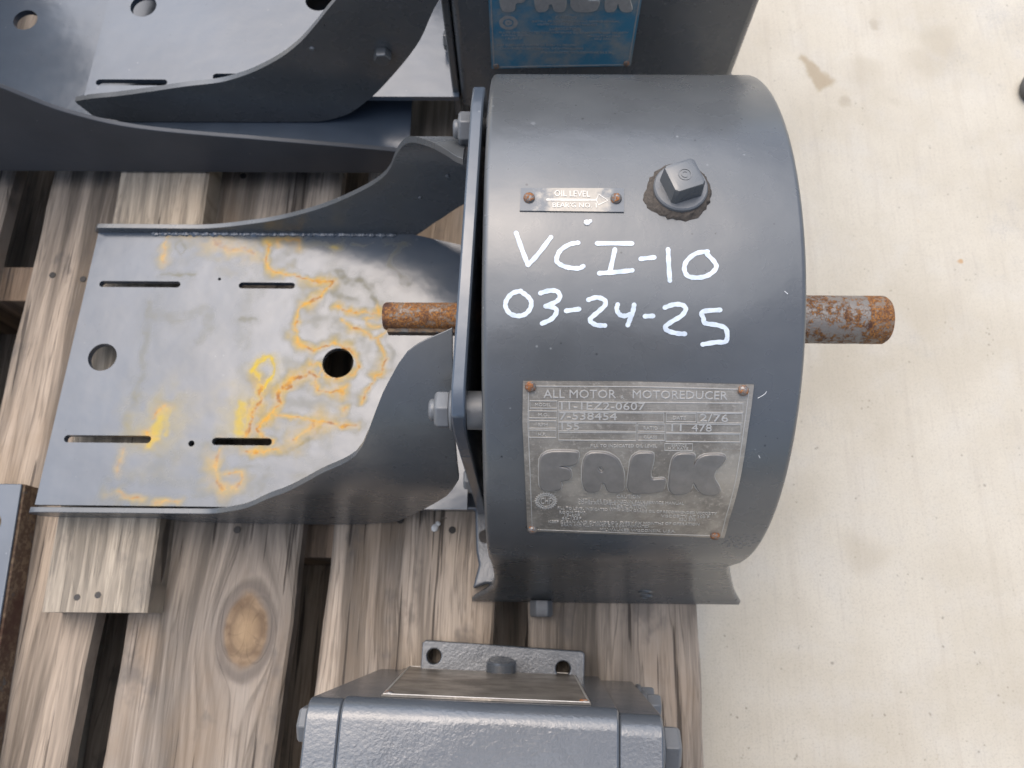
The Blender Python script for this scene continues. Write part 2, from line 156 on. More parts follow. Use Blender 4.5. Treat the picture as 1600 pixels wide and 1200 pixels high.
def wood(name, tint=(.278, .236, .194), knots=(), fresh=.0, freq=62, contrast=1.0, bend=.036):
    """weathered softwood, grain along the local Y axis and bent round the given knots"""
    t = NT(name)
    o = t.n.new('ShaderNodeObjectInfo'); rnd = o.outputs['Random']
    off = t.n.new('ShaderNodeCombineXYZ')
    for i, k in enumerate((7.3, 5.1, 3.7)): t.l.new(t.math('MULTIPLY', rnd, k), off.inputs[i])
    va = t.n.new('ShaderNodeVectorMath'); va.operation = 'ADD'; t.l.new(t.obj, va.inputs[0]); t.l.new(off.outputs[0], va.inputs[1])
    vec = va.outputs[0]
    X = t.xyz(); x, y = X[0], X[1]
    warp = t.noise(1.0, 3, .45, t.mapping((9.0, 2.6, 3), vec=vec))
    u = t.math('ADD', x, t.math('MULTIPLY', t.math('SUBTRACT', warp, .5), bend))
    kmask = None
    for (kx, ky, kr) in knots:
        dx = t.math('SUBTRACT', x, kx); dy = t.math('MULTIPLY', t.math('SUBTRACT', y, ky), .62)
        d2 = t.math('ADD', t.math('MULTIPLY', dx, dx), t.math('MULTIPLY', dy, dy))
        d2 = t.math('ADD', d2, 1e-5)
        u = t.math('SUBTRACT', u, t.math('DIVIDE', t.math('MULTIPLY', dx, kr * kr * 1.1), t.math('ADD', d2, kr * kr * .25)))
        dist = t.math('ADD', t.math('SQRT', d2), t.math('MULTIPLY', t.math('SUBTRACT', t.noise(40, 3), .5), .008))
        k = (dist, t.ramp(dist, kr * .95, kr * .7), t.ramp(t.math('ABSOLUTE', t.math('SUBTRACT', dist, kr)), .006, .001), t.ramp(dist, kr * 2.8, kr * 1.0))
        kmask = [k] if kmask is None else kmask + [k]
    cv = t.n.new('ShaderNodeCombineXYZ'); t.l.new(u, cv.inputs[0]); t.l.new(t.math('MULTIPLY', y, .05), cv.inputs[1]); t.l.new(rnd, cv.inputs[2])
    rings = t.noise(freq, 3, .55, cv.outputs[0])
    ring2 = t.noise(freq * 2.6, 3, .6, cv.outputs[0])
    fibre = t.noise(1.0, 5, .65, t.mapping((900, 22, 60), vec=vec))
    blot = t.noise(9, 5, .6, t.mapping((1, .5, 1), vec=vec)); blot2 = t.noise(26, 4, .65, t.mapping((1, .6, 1), (4, 2, 1), vec=vec))
    g = t.math('ADD', t.math('MULTIPLY', rings, .7), t.math('MULTIPLY', ring2, .3))
    cont = t.math('PINGPONG', t.math('MULTIPLY', rings, 7.0), .5)
    lines = t.math('MULTIPLY', t.ramp(cont, .13, .0), t.ramp(blot2, .30, .6, .35, 1.0))
    dark = [c * .46 for c in tint]; light = [c * 1.42 for c in tint]
    col = t.mix(t.ramp(g, .50 - .13 / contrast, .50 + .13 / contrast), dark, light)
    col = t.mix(t.math('MULTIPLY', lines, .55), col, [c * .36 for c in tint])
    tone = t.mix(rnd, (.90, .91, .92), (1.08, 1.03, .97))
    col = t.mix(1.0, col, tone, 'MULTIPLY')
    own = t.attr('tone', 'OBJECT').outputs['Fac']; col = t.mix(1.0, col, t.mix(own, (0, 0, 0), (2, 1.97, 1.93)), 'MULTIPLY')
    col = t.mix(t.ramp(fibre, .46, .78, 0, .6), col, [c * .36 for c in tint])
    col = t.mix(t.ramp(fibre, .44, .22, 0, .38), col, [c * 1.75 for c in tint])
    col = t.mix(t.ramp(blot, .50, .70, 0, .5), col, (.24, .165, .10))
    col = t.mix(t.ramp(blot2, .55, .70, 0, .55), col, (.10, .090, .082))
    if fresh: col = t.mix(fresh, col, (.40, .34, .27))
    if kmask:
        for (dist, core, rim, halo) in kmask:
            kc = t.mix(t.ramp(t.noise(60, 3), .35, .65), (.15, .10, .062), (.25, .175, .11))
            wv = t.math('SINE', t.math('MULTIPLY', dist, 1100)); kc = t.mix(t.ramp(wv, -.2, 1, 0, .45), kc, (.11, .075, .05)); ang = t.math('ARCTAN2', dy, dx); kc = t.mix(t.math('MULTIPLY', t.ramp(t.math('ABSOLUTE', t.math('SINE', t.math('ADD', t.math('MULTIPLY', ang, 2.5), t.math('MULTIPLY', t.noise(90, 2), 2.0)))), .10, .02), t.ramp(dist, .020, .004, 0, .8)), kc, (.045, .03, .022))
            kc = t.mix(t.ramp(dist, .016, .004, 0, .6), kc, (.36, .25, .145))
            col = t.mix(t.math('MULTIPLY', halo, .22), col, (.17, .15, .135))
            col = t.mix(core, col, kc); col = t.mix(t.math('MULTIPLY', rim, .6), col, (.085, .07, .06))
    crack = t.ramp(t.noise(1.0, 3, .5, t.mapping((190, 4.5, 20), (9, 3, 1), vec=vec)), .665, .69)
    col = t.mix(t.math('MULTIPLY', crack, .75), col, (.035, .028, .024))
    h = t.math('ADD', t.math('MULTIPLY', fibre, -.5), t.math('ADD', t.math('MULTIPLY', g, .8), t.math('ADD', t.math('MULTIPLY', crack, -1.2), t.math('MULTIPLY', lines, -.5))))
    return t.out(col, .82, 0.0, t.bump(h, .55, .0016), .25)

def concrete():
    t = NT('broom_finished_concrete')
    X = t.xyz()
    streak = t.noise(1.0, 4, .6, t.mapping((420, 16.0, 1))); streak2 = t.noise(1.0, 3, .6, t.mapping((80, 3.5, 1), (3, 1, 0)))
    streak3 = t.noise(1.0, 3, .6, t.mapping((14, 300, 1)))
    blot = t.noise(5.5, 5, .6); blot2 = t.noise(21, 5, .65); grain = t.noise(650, 4, .7)
    col = t.mix(t.ramp(blot, .30, .70), (.460, .412, .326), (.548, .503, .415))
    col = t.mix(t.ramp(blot2, .45, .72, 0, .45), col, (.52, .49, .43))
    col = t.mix(t.ramp(streak2, .52, .72, 0, .28), col, (.42, .37, .30))
    col = t.mix(t.ramp(streak, .52, .72, 0, .30), col, (.40, .355, .30))
    col = t.mix(t.ramp(streak3, .58, .75, 0, .14), col, (.42, .385, .34))
    col = t.mix(t.ramp(grain, .50, .68, 0, .55), col, (.33, .295, .245))
    def spots(scale, loc, lo, hi, r0, r1, c, k):
        nonlocal col
        w = t.n.new('ShaderNodeVectorMath'); w.operation = 'ADD'
        t.l.new(t.mapping(loc=loc), w.inputs[0])
        nn = t.n.new('ShaderNodeTexNoise'); nn.inputs['Scale'].default_value = scale * 2.5; t.l.new(t.obj, nn.inputs['Vector'])
        sc = t.n.new('ShaderNodeVectorMath'); sc.operation = 'SCALE'; sc.inputs['Scale'].default_value = .35 / scale; t.l.new(nn.outputs['Color'], sc.inputs[0]); t.l.new(sc.outputs[0], w.inputs[1])
        v = t.voro(scale, w.outputs[0])
        f = t.math('MULTIPLY', t.ramp(v, r1, r0), t.ramp(t.noise(scale * .33, 2, vec=t.mapping(loc=loc)), lo, hi))
        col = t.mix(t.math('MULTIPLY', f, k), col, c)
    spots(48, (1, 2, 0), .57, .62, .02, .09, (.20, .17, .14), .6)
    spots(26, (7, 3, 0), .56, .60, .05, .10, (.42, .23, .08), .7)
    spots(120, (4, 9, 0), .55, .62, .05, .18, (.16, .14, .12), .6)
    spots(15, (2, 5, 0), .52, .58, .05, .17, (.33, .28, .21), .5)
    spots(80, (12, 5, 0), .50, .58, .03, .10, (.26, .225, .18), .5)
    spots(34, (3, 15, 0), .54, .60, .02, .06, (.14, .125, .11), .6)
    spots(9, (5, 8, 0), .50, .58, .10, .30, (.40, .35, .27), .45)
    gray = t.ramp(t.noise(4, 5, .7, t.mapping(loc=(8.2, 1, 0))), .57, .68); col = t.mix(t.math('MULTIPLY', t.math('MULTIPLY', gray, t.ramp(grain, .42, .6)), .45), col, (.30, .29, .29))
    # one brown smear left by something spilled
    sx = t.math('SUBTRACT', X[0], .352); sy = t.math('SUBTRACT', X[1], .655)
    al = t.math('ADD', t.math('MULTIPLY', sx, .85), t.math('MULTIPLY', sy, .53)); al = t.math('ADD', t.math('MULTIPLY', sx, -.5), t.math('MULTIPLY', sy, .86))
    pe = t.math('ADD', t.math('MULTIPLY', sx, .86), t.math('MULTIPLY', sy, .5))
    wd = t.math('ADD', .0085, t.math('MULTIPLY', al, -.22))
    sm = t.math('MULTIPLY', t.ramp(t.math('SUBTRACT', t.math('ADD', t.math('ABSOLUTE', pe), t.math('MULTIPLY', t.math('SUBTRACT', t.noise(70, 3), .5), .014)), wd), .004, -.004), t.ramp(t.math('ADD', t.math('ABSOLUTE', al), t.math('MULTIPLY', t.math('SUBTRACT', t.noise(50, 2), .5), .02)), .032, .022))
    col = t.mix(t.math('MULTIPLY', sm, .7), col, (.32, .25, .16))
    h = t.math('ADD', t.math('MULTIPLY', streak, .7), t.math('MULTIPLY', grain, .5))
    return t.out(col, .88, 0.0, t.bump(h, .35, .0012), .2)

def plain(name, c, rough=.5, metal=0.0, spec=.5, bump=0.0, scale=300, var=.15):
    t = NT(name); n = t.noise(scale, 4, .6)
    col = t.mix(n, [v * (1 - var) for v in c], [v * (1 + var) for v in c])
    return t.out(col, rough, metal, t.bump(n, bump, .001) if bump else None, spec)

def etched(name, base=(.36, .325, .275), blue=False):
    """worn stamped metal of the rating plates"""
    t = NT(name)
    n1 = t.noise(34, 5, .62); n2 = t.noise(420, 4, .7); n3 = t.noise(12, 4, .6); br = t.noise(1.0, 3, .6, t.mapping((60, 1500, 1500)))
    col = t.mix(t.ramp(n1, .32, .68), [c * .62 for c in base], [c * 1.22 for c in base])
    col = t.mix(t.ramp(n3, .55, .72, 0, .45), col, (.22, .18, .14))
    col = t.mix(t.ramp(n2, .50, .72, 0, .45), col, [min(1, c * 1.75) for c in base])
    if blue:
        col = t.mix(t.ramp(t.math('ADD', n1, t.math('MULTIPLY', n2, .25)), .52, .80), (.045, .20, .32), (.24, .28, .29))
        return t.out(col, .5, .15, t.bump(n2, .25, .0006), .5)
    return t.out(col, t.ramp(n1, .3, .7, .46, .34), .5, t.bump(t.math('ADD', n2, br), .3, .0006), .5)

M = {}
M['paint'] = paint('grey_machine_paint')
M['paint_stain'] = paint('grey_machine_paint_stained', base=(.060, .076, .098), rough=.24, spec=.9, stain=True, peel=.06, speck=.5)
M['paint_plate'] = paint('grey_machine_paint_flat', base=(.060, .076, .098), rough=.24, spec=.9, peel=.06, speck=.5)
M['paint_cast'] = paint('grey_paint_on_rough_casting', base=(.070, .078, .088), rough=.20, spec=1.0, peel=.55, speck=.4)
M['paint_matt'] = paint('dull_grey_paint', base=(.055, .059, .066), rough=.55, spec=.35, peel=.2)
M['paint_bolt'] = paint('grey_paint_on_bolts', base=(.12, .125, .13), rough=.38, spec=.6, peel=.4, speck=.3, dirt=1.5)
M['rust_shaft'] = rust_metal('rusty_shaft_steel', .50, scale=260, base=(.25, .225, .20), metal=.2, rust=(.075, .032, .016), rust2=(.27, .115, .024))
M['rust_end'] = rust_metal('heavily_rusted_steel', .74, scale=260, base=(.26, .20, .15), metal=.15, rust=(.10, .038, .015), rust2=(.33, .14, .03))
M['rust_side'] = rust_metal('rusty_plate_edge', .9, base=(.10, .095, .09), rust=(.09, .055, .035), rust2=(.17, .12, .075), metal=.1, rough=.6, scale=70)
M['rivet'] = rust_metal('rusty_rivet', .50, base=(.30, .28, .26), rust=(.22, .075, .02), rust2=(.40, .15, .03), scale=300)
M['etched'] = etched('stamped_rating_plate')
def tag_metal():
    t = NT('oil_tag_half_painted'); n = t.noise(70, 5, .7); n2 = t.noise(420, 3, .6); X = t.xyz()
    f = t.math('ADD', t.math('MULTIPLY', t.math('ABSOLUTE', t.math('SUBTRACT', X[0], -.036)), 16.0), t.math('MULTIPLY', n, .9))
    f = t.ramp(f, .60, .80)
    return t.out(t.mix(f, t.mix(n2, (.25, .23, .20), (.36, .33, .285)), (.10, .112, .125)), t.ramp(f, 0, 1, .42, .3), t.ramp(f, 0, 1, .35, 0), t.bump(n, .2, .0006), .6)
M['tag'] = tag_metal()
M['etch_line'] = plain('worn_metal_and_highlight', (.52, .50, .46), .38, .35, bump=.2)  # worn raised metal, and the painted highlight round the big letters
M['etch_dark'] = plain('raised_metal_letter', (.205, .192, .175), .34, .35, bump=.3, scale=120, var=.35)
M['etch_blue'] = etched('blue_enamelled_plate', blue=True)
M['letter_silver'] = plain('bare_metal_letter', (.46, .455, .44), .45, .5, bump=.2, var=.3)
def marker():
    t = NT('white_paint_marker'); n = t.noise(160, 4, .6); n2 = t.noise(700, 3, .6)
    return t.out(t.mix(t.ramp(n, .42, .68, 0, .55), t.mix(n2, (.58, .64, .70), (.66, .71, .75)), (.36, .42, .49)), .4, 0.0, t.bump(n2, .2, .0005), .5)
M['marker'] = marker()
M['dirt'] = plain('brown_sealant', (.075, .062, .050), .9, bump=.9, scale=420, var=.6)
M['wood'] = wood('weathered_pallet_wood')
M['wood_knot'] = wood('weathered_knotty_wood', knots=((.0321, -.2387, .0225),), freq=46)
M['wood_light'] = wood('pale_loose_plank_wood', tint=(.335, .293, .235), freq=130, contrast=.9, fresh=.2, bend=.006)
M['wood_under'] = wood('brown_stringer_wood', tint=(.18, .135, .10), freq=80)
M['concrete'] = concrete()
M['stone'] = plain('dark_stone', (.10, .095, .09), .9, bump=.8, scale=60, var=.4)
M['flake'] = plain('white_paint_flake', (.72, .72, .70), .7, bump=.3)
M['nail'] = plain('dark_nail_steel', (.045, .04, .036), .6, .3)  # nail steel, also the painted dark of the hole discs
M['brass'] = etched('tarnished_plate', base=(.27, .235, .195))

# ------------------------------------------------------------------ geometry helpers
def link(name, me, mat=None, parent=None, smooth=35, bevel=0, seg=2):
    o = bpy.data.objects.new(name, me); COL.objects.link(o)
    if mat: me.materials.append(M[mat] if isinstance(mat, str) else mat)
    if smooth:
        me.shade_smooth(); me.set_sharp_from_angle(angle=R(smooth))
    if bevel:
        b = o.modifiers.new('edge', 'BEVEL'); b.width = bevel; b.segments = seg; b.limit_method = 'ANGLE'; b.angle_limit = R(40); b.harden_normals = False
    if parent:
        L = parent.matrix_world.translation.copy() if parent.parent is None else world_loc(parent)
        me.transform(Matrix.Translation(-L)); o.parent = parent
    return o
def world_loc(o):
    v = Vector((0, 0, 0))
    while o: v += o.location; o = o.parent
    return v
def thing(name, label, cat, loc, group=None):
    o = bpy.data.objects.new(name, None); COL.objects.link(o); o.location = loc; o.empty_display_size = .05
    o['label'] = label; o['category'] = cat
    if group: o['group'] = group
    bpy.context.view_layer.update(); return o
def tag(o, label, cat, group=None):
    o['label'] = label; o['category'] = cat
    if group: o['group'] = group
    return o
class MB:
    def __init__(s): s.v = []; s.f = []
    def add(s, v, f):
        k = len(s.v); s.v += [tuple(p) for p in v]; s.f += [[i + k for i in q] for q in f]; return s
    def box(s, x0, x1, y0, y1, z0, z1):
        return s.add([(x, y, z) for x in (x0, x1) for y in (y0, y1) for z in (z0, z1)], [(0, 1, 3, 2), (4, 6, 7, 5), (0, 4, 5, 1), (2, 3, 7, 6), (0, 2, 6, 4), (1, 5, 7, 3)])
    def prism(s, poly, a, b, place=lambda p, q, h: (p, q, h)):
        n = len(poly)
        return s.add([place(p, q, a) for p, q in poly] + [place(p, q, b) for p, q in poly],
                     [tuple(range(n))[::-1], tuple(range(n, 2 * n))] + [(i, (i + 1) % n, (i + 1) % n + n, i + n) for i in range(n)])
    def lathe(s, prof, c, axis, n=32, phase=0.0, caps=True):
        """prof: (distance along axis, radius)"""
        c = Vector(c); A = Vector(axis).normalized()
        U = A.orthogonal().normalized()
        if abs(A.x) > .9: U = Vector((0, 0, 1)).cross(A).normalized()
        W = A.cross(U); vs = []
        for h, r in prof:
            for k in range(n):
                a = 2 * math.pi * k / n + phase; vs.append(c + A * h + (U * math.cos(a) + W * math.sin(a)) * r)
        f = []
        for i in range(len(prof) - 1):
            for k in range(n): f.append((i * n + k, i * n + (k + 1) % n, (i + 1) * n + (k + 1) % n, (i + 1) * n + k))
        if caps: f += [tuple(range(n))[::-1], tuple(range((len(prof) - 1) * n, len(prof) * n))]
        return s.add(vs, f)
    def mesh(s, name):
        me = bpy.data.meshes.new(name); me.from_pydata(s.v, [], s.f); 
        bm = bmesh.new(); bm.from_mesh(me); bmesh.ops.recalc_face_normals(bm, faces=bm.faces); bm.to_mesh(me); bm.free(); return me
    def build(s, name, mat, parent=None, **k): return link(name, s.mesh(name), mat, parent, **k)

AY, AZ, RD = .2047, .1634, .1633          # the drum: its axis runs along X
def on_drum(x, s, h): return (x, AY + (RD + h) * math.sin(s / RD), AZ + (RD + h) * math.cos(s / RD))
def drum_normal(s): return Vector((0, math.sin(s / RD), math.cos(s / RD)))

def ribbon(pts, w, place, h0, h1, closed=False):
    """a flat stroke of width w with round ends, laid by place(u, v, h)"""
    P = [Vector(p) for p in pts]
    if not closed and len(P) > 2:            # Catmull-Rom
        Q = []
        for i in range(len(P) - 1):
            a, b, c, d = P[max(i - 1, 0)], P[i], P[i + 1], P[min(i + 2, len(P) - 1)]
            for k in range(5):
                t = k / 5; Q.append(.5 * ((2 * b) + (c - a) * t + (2 * a - 5 * b + 4 * c - d) * t * t + (3 * b - a - 3 * c + d) * t ** 3))
        P = Q + [P[-1]]
    elif not closed:
        P = [P[0].lerp(P[1], k / 4) for k in range(5)]
    L, Rr = [], []
    n = len(P)
    for i in range(n):
        a, b = (P[i - 1], P[(i + 1) % n]) if closed else (P[max(i - 1, 0)], P[min(i + 1, n - 1)])
        d = (b - a).normalized(); nn = Vector((-d.y, d.x))
        ww = w * (1 + .10 * math.sin(i * 1.7 + w * 9000))
        L.append(P[i] + nn * ww / 2); Rr.append(P[i] - nn * ww / 2)
    mb = MB()
    if closed:
        for i in range(n):
            j = (i + 1) % n
            mb.add([place(*q, h1) for q in (L[i], L[j], Rr[j], Rr[i])] + [place(*q, h0) for q in (L[i], L[j], Rr[j], Rr[i])], [(0, 1, 2, 3), (0, 4, 5, 1), (2, 6, 7, 3)])
        return mb
    d0 = (P[0] - P[1]).normalized(); d1 = (P[-1] - P[-2]).normalized()
    def cap(c, d):
        nn = Vector((-d.y, d.x)); return [c + (nn * math.cos(a) + d * math.sin(a)) * w / 2 for a in [math.pi * k / 6 for k in range(1, 6)]]
    mid = [(L[i], Rr[i]) for i in range(n)]
    for i in range(n - 1):
        q = (mid[i][0], mid[i + 1][0], mid[i + 1][1], mid[i][1])
        mb.add([place(*p, h1) for p in q] + [place(*p, h0) for p in q], [(0, 1, 2, 3), (0, 4, 5, 1), (2, 6, 7, 3)])
    for c, d in ((P[0], d0), (P[-1], d1)):
        nn = Vector((-d.y, d.x)); arc = [c + nn * w / 2] + cap(c, d) + [c - nn * w / 2]
        m = len(arc); mb.add([place(*p, h1) for p in arc] + [place(*p, h0) for p in arc], [tuple(range(m))] + [(i, i + m, i + 1 + m, i + 1) for i in range(m - 1)])
    return mb

def curve_mesh(splines, extrude, bevel=0.0, res=1):
    cu = bpy.data.curves.new('outline', 'CURVE'); cu.dimensions = '2D'; cu.fill_mode = 'BOTH'
    cu.extrude = extrude / 2; cu.bevel_depth = bevel; cu.bevel_resolution = res
    for pts in splines:
        sp = cu.splines.new('POLY'); sp.points.add(len(pts) - 1); sp.use_cyclic_u = True
        for p, q in zip(sp.points, pts): p.co = (q[0], q[1], 0, 1)
    o = bpy.data.objects.new('outline', cu); COL.objects.link(o)
    me = bpy.data.meshes.new_from_object(o.evaluated_get(bpy.context.evaluated_depsgraph_get()))
    bpy.data.objects.remove(o); bpy.data.curves.remove(cu); return me
def chaikin(p, n=2):
    for _ in range(n):
        q = []
        for i in range(len(p)):
            a, b = p[i], p[(i + 1) % len(p)]
            q += [(a[0] * .78 + b[0] * .22, a[1] * .78 + b[1] * .22), (a[0] * .22 + b[0] * .78, a[1] * .22 + b[1] * .78)]
        p = q
    return p
def text_verts(s, thick):
    cu = bpy.data.curves.new('text', 'FONT'); cu.body = s; cu.extrude = thick; cu.size = 1; cu.resolution_u = 2
    o = bpy.data.objects.new('text', cu); COL.objects.link(o)
    me = bpy.data.meshes.new_from_object(o.evaluated_get(bpy.context.evaluated_depsgraph_get()))
    bpy.data.objects.remove(o); bpy.data.curves.remove(cu)
    v = np.array([x.co[:] for x in me.vertices]); f = [list(p.vertices) for p in me.polygons]; bpy.data.meshes.remove(me)
    return v, f
def lay_text(mb, s, a, b, top, place, h0, h1):
    """string s from a to b (baseline), cap height reaching 'top'"""
    v, f = text_verts(s, .1)
    a, b, top = Vector(a), Vector(b), Vector(top)
    x0, x1 = v[:, 0].min(), v[:, 0].max(); cap = .69
    U = (b - a) / (x1 - x0); W = (top - a) / cap
    z0, z1 = v[:, 2].min(), v[:, 2].max()
    out = []
    for p in v:
        q = a + U * (p[0] - x0) + W * p[1]; out.append(place(q.x, q.y, h0 if p[2] < (z0 + z1) / 2 else h1))
    mb.add(out, f)
def hex_bolt(mb, c, axis, r, h, phase=0.0, washer=None):
    if washer: mb.lathe([(0, washer[0]), (washer[1] * .8, washer[0]), (washer[1], washer[0] * .95)], c, axis, 24)
    w = washer[1] if washer else 0
    mb.lathe([(w, r * .97), (w + h * .08, r), (w + h * .82, r), (w + h, r * .86)], c, axis, 6, phase)
def lumps(mb, c, r, seed, flat=.7, n=7):
    rr = random.Random(seed); ph = [(Vector((rr.uniform(-1, 1), rr.uniform(-1, 1), rr.uniform(-1, 1))).normalized(), rr.uniform(-.25, .25)) for _ in range(6)]
    vs, f = [], []
    for i in range(n + 1):
        th = math.pi * i / n
        for k in range(2 * n):
            a = math.pi * k / n; d = Vector((math.sin(th) * math.cos(a), math.sin(th) * math.sin(a), math.cos(th)))
            q = r * (1 + sum(w * max(0, d.dot(u)) ** 2 for u, w in ph)); vs.append((c[0] + d.x * q, c[1] + d.y * q, c[2] + d.z * q * flat))
    for i in range(n):
        for k in range(2 * n): f.append((i * 2 * n + k, i * 2 * n + (k + 1) % (2 * n), (i + 1) * 2 * n + (k + 1) % (2 * n), (i + 1) * 2 * n + k))
    mb.add(vs, f)

# ------------------------------------------------------------------ the setting
GZ = -.128
g = MB(); g.add([(-60, -60, GZ), (60, -60, GZ), (60, 60, GZ), (-60, 60, GZ)], [(0, 1, 2, 3)])
pav = g.build('pavement', 'concrete'); pav['kind'] = 'structure'

# ------------------------------------------------------------------ pallet
PSI = R(-1.15)
pallet = thing('wooden_pallet', 'weathered grey-brown wooden pallet carrying the grey gear reducers', 'pallet', (0, 0, GZ))
bpy.context.view_layer.update()
def board(name, x0, x1, y0, y1, z0, z1, mat, seed, parent=pallet, wob=.0012, n=14, rot=PSI, tone=.5):
    """a sawn board with slightly wavy edges, its origin at its middle so that the grain follows it"""
    rr = random.Random(seed); vs, f = [], []
    cx, cy, cz = (x0 + x1) / 2, (y0 + y1) / 2, z1
    ph = [rr.uniform(0, 6.3) for _ in range(6)]
    def w(i, y): return wob * (math.sin(y * 9 + ph[i]) + .6 * math.sin(y * 31 + ph[i + 1]) + .3 * math.sin(y * 83 + ph[i + 2]))
    for k in range(n + 1):
        y = y0 + (y1 - y0) * k / n; a, b = x0 + w(0, y), x1 + w(3, y); e = .0022
        vs += [(a, y, z0), (a, y, z1 - e), (a + e, y, z1), (b - e, y, z1), (b, y, z1 - e), (b, y, z0)]
    for k in range(n):
        for i in range(6): f.append((k * 6 + i, k * 6 + (i + 1) % 6, (k + 1) * 6 + (i + 1) % 6, (k + 1) * 6 + i))
    f += [tuple(range(6)), tuple(range(n * 6, n * 6 + 6))[::-1]]
    c, s = math.cos(rot), math.sin(rot)
    me = MB().add([(x - cx, y - cy, z - cz) for x, y, z in vs], f).mesh(name)
    o = bpy.data.objects.new(name, me); COL.objects.link(o); me.materials.append(M[mat]); me.shade_smooth(); me.set_sharp_from_angle(angle=R(30))
    if parent: o.parent = parent
    base = parent.location if parent else Vector((0, 0, 0))
    o.location = Vector((cx * c - cy * s, cx * s + cy * c, cz)) - base; o.rotation_euler = (0, 0, rot); o['tone'] = tone
    return o
edges = [(-.825, -.69), (-.655, -.517), (-.4775, -.3555), (-.3285, -.1905), (-.1645, -.0240), (.0045, .1450)]
for i, (a, b) in enumerate(edges):
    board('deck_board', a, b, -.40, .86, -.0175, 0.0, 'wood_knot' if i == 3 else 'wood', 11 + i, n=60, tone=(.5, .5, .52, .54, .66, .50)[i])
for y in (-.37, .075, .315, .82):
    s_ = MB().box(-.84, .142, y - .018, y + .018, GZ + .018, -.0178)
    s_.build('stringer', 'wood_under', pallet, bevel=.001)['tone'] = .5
for x0 in (-.80, -.62, -.515, -.40, -.365 + .10, -.19, -.065, .03):  # extra boards added beneath the deck gaps to keep the space below dark
    board('bottom_board', x0, x0 + .09, -.40, .86, GZ + .001, GZ + .0175, 'wood', int(90 + x0 * 10), n=20)
for px, py in ((-.45, .316), (-.22, .43), (-.28, .425), (-.14, .44), (-.05, .445), (-.39, .075), (-.245, .078), (-.105, .088), (-.06, .080), (.06, -.36), (.10, -.36), (-.21, -.36), (-.28, -.362), (-.42, .312), (-.39, .318)):
    m = MB(); m.lathe([(0, .0032), (.0006, .0030)], (px, py, .0002), (0, 0, 1), 10); m.build('nail', 'nail', pallet)

lp = board('loose_plank', -.3835, -.2985, .0105, .62, .0005, .0305, 'wood_light', 77, parent=None, wob=.0006, n=30, rot=R(.4))
tag(lp, 'pale grey loose plank lying on the pallet under the stained bracket plate', 'plank')
for px, py in ((-.340, .0215), (-.3565, .0195)):
    m = MB(); m.lathe([(0, .0028), (.0005, .0026)], (px, py, .0303), (0, 0, 1), 9); m.build('nail', 'nail', None)
    o = bpy.data.objects[-1] if False else None
for o in [q for q in COL.objects if q.name.startswith('nail') and q.parent is None]:
    o.parent = lp; o.matrix_parent_inverse = (Matrix.Translation(lp.location) @ Matrix.Rotation(R(.4), 4, 'Z')).inverted()
fl = MB(); lumps(fl, (-.0745, .0815, .0022), .0032, 5, .5, 5); lumps(fl, (-.0722, .0850, .0020), .0022, 6, .5, 5)
tag(fl.build('paint_flake', 'flake'), 'small white flake lying on the pallet board below the curved bracket', 'flake')
st = MB(); lumps(st, (.6085, .628, GZ + .011), .017, 9, .75, 9)
tag(st.build('stone', 'stone'), 'dark stone on the concrete at the right edge of the photo', 'stone')

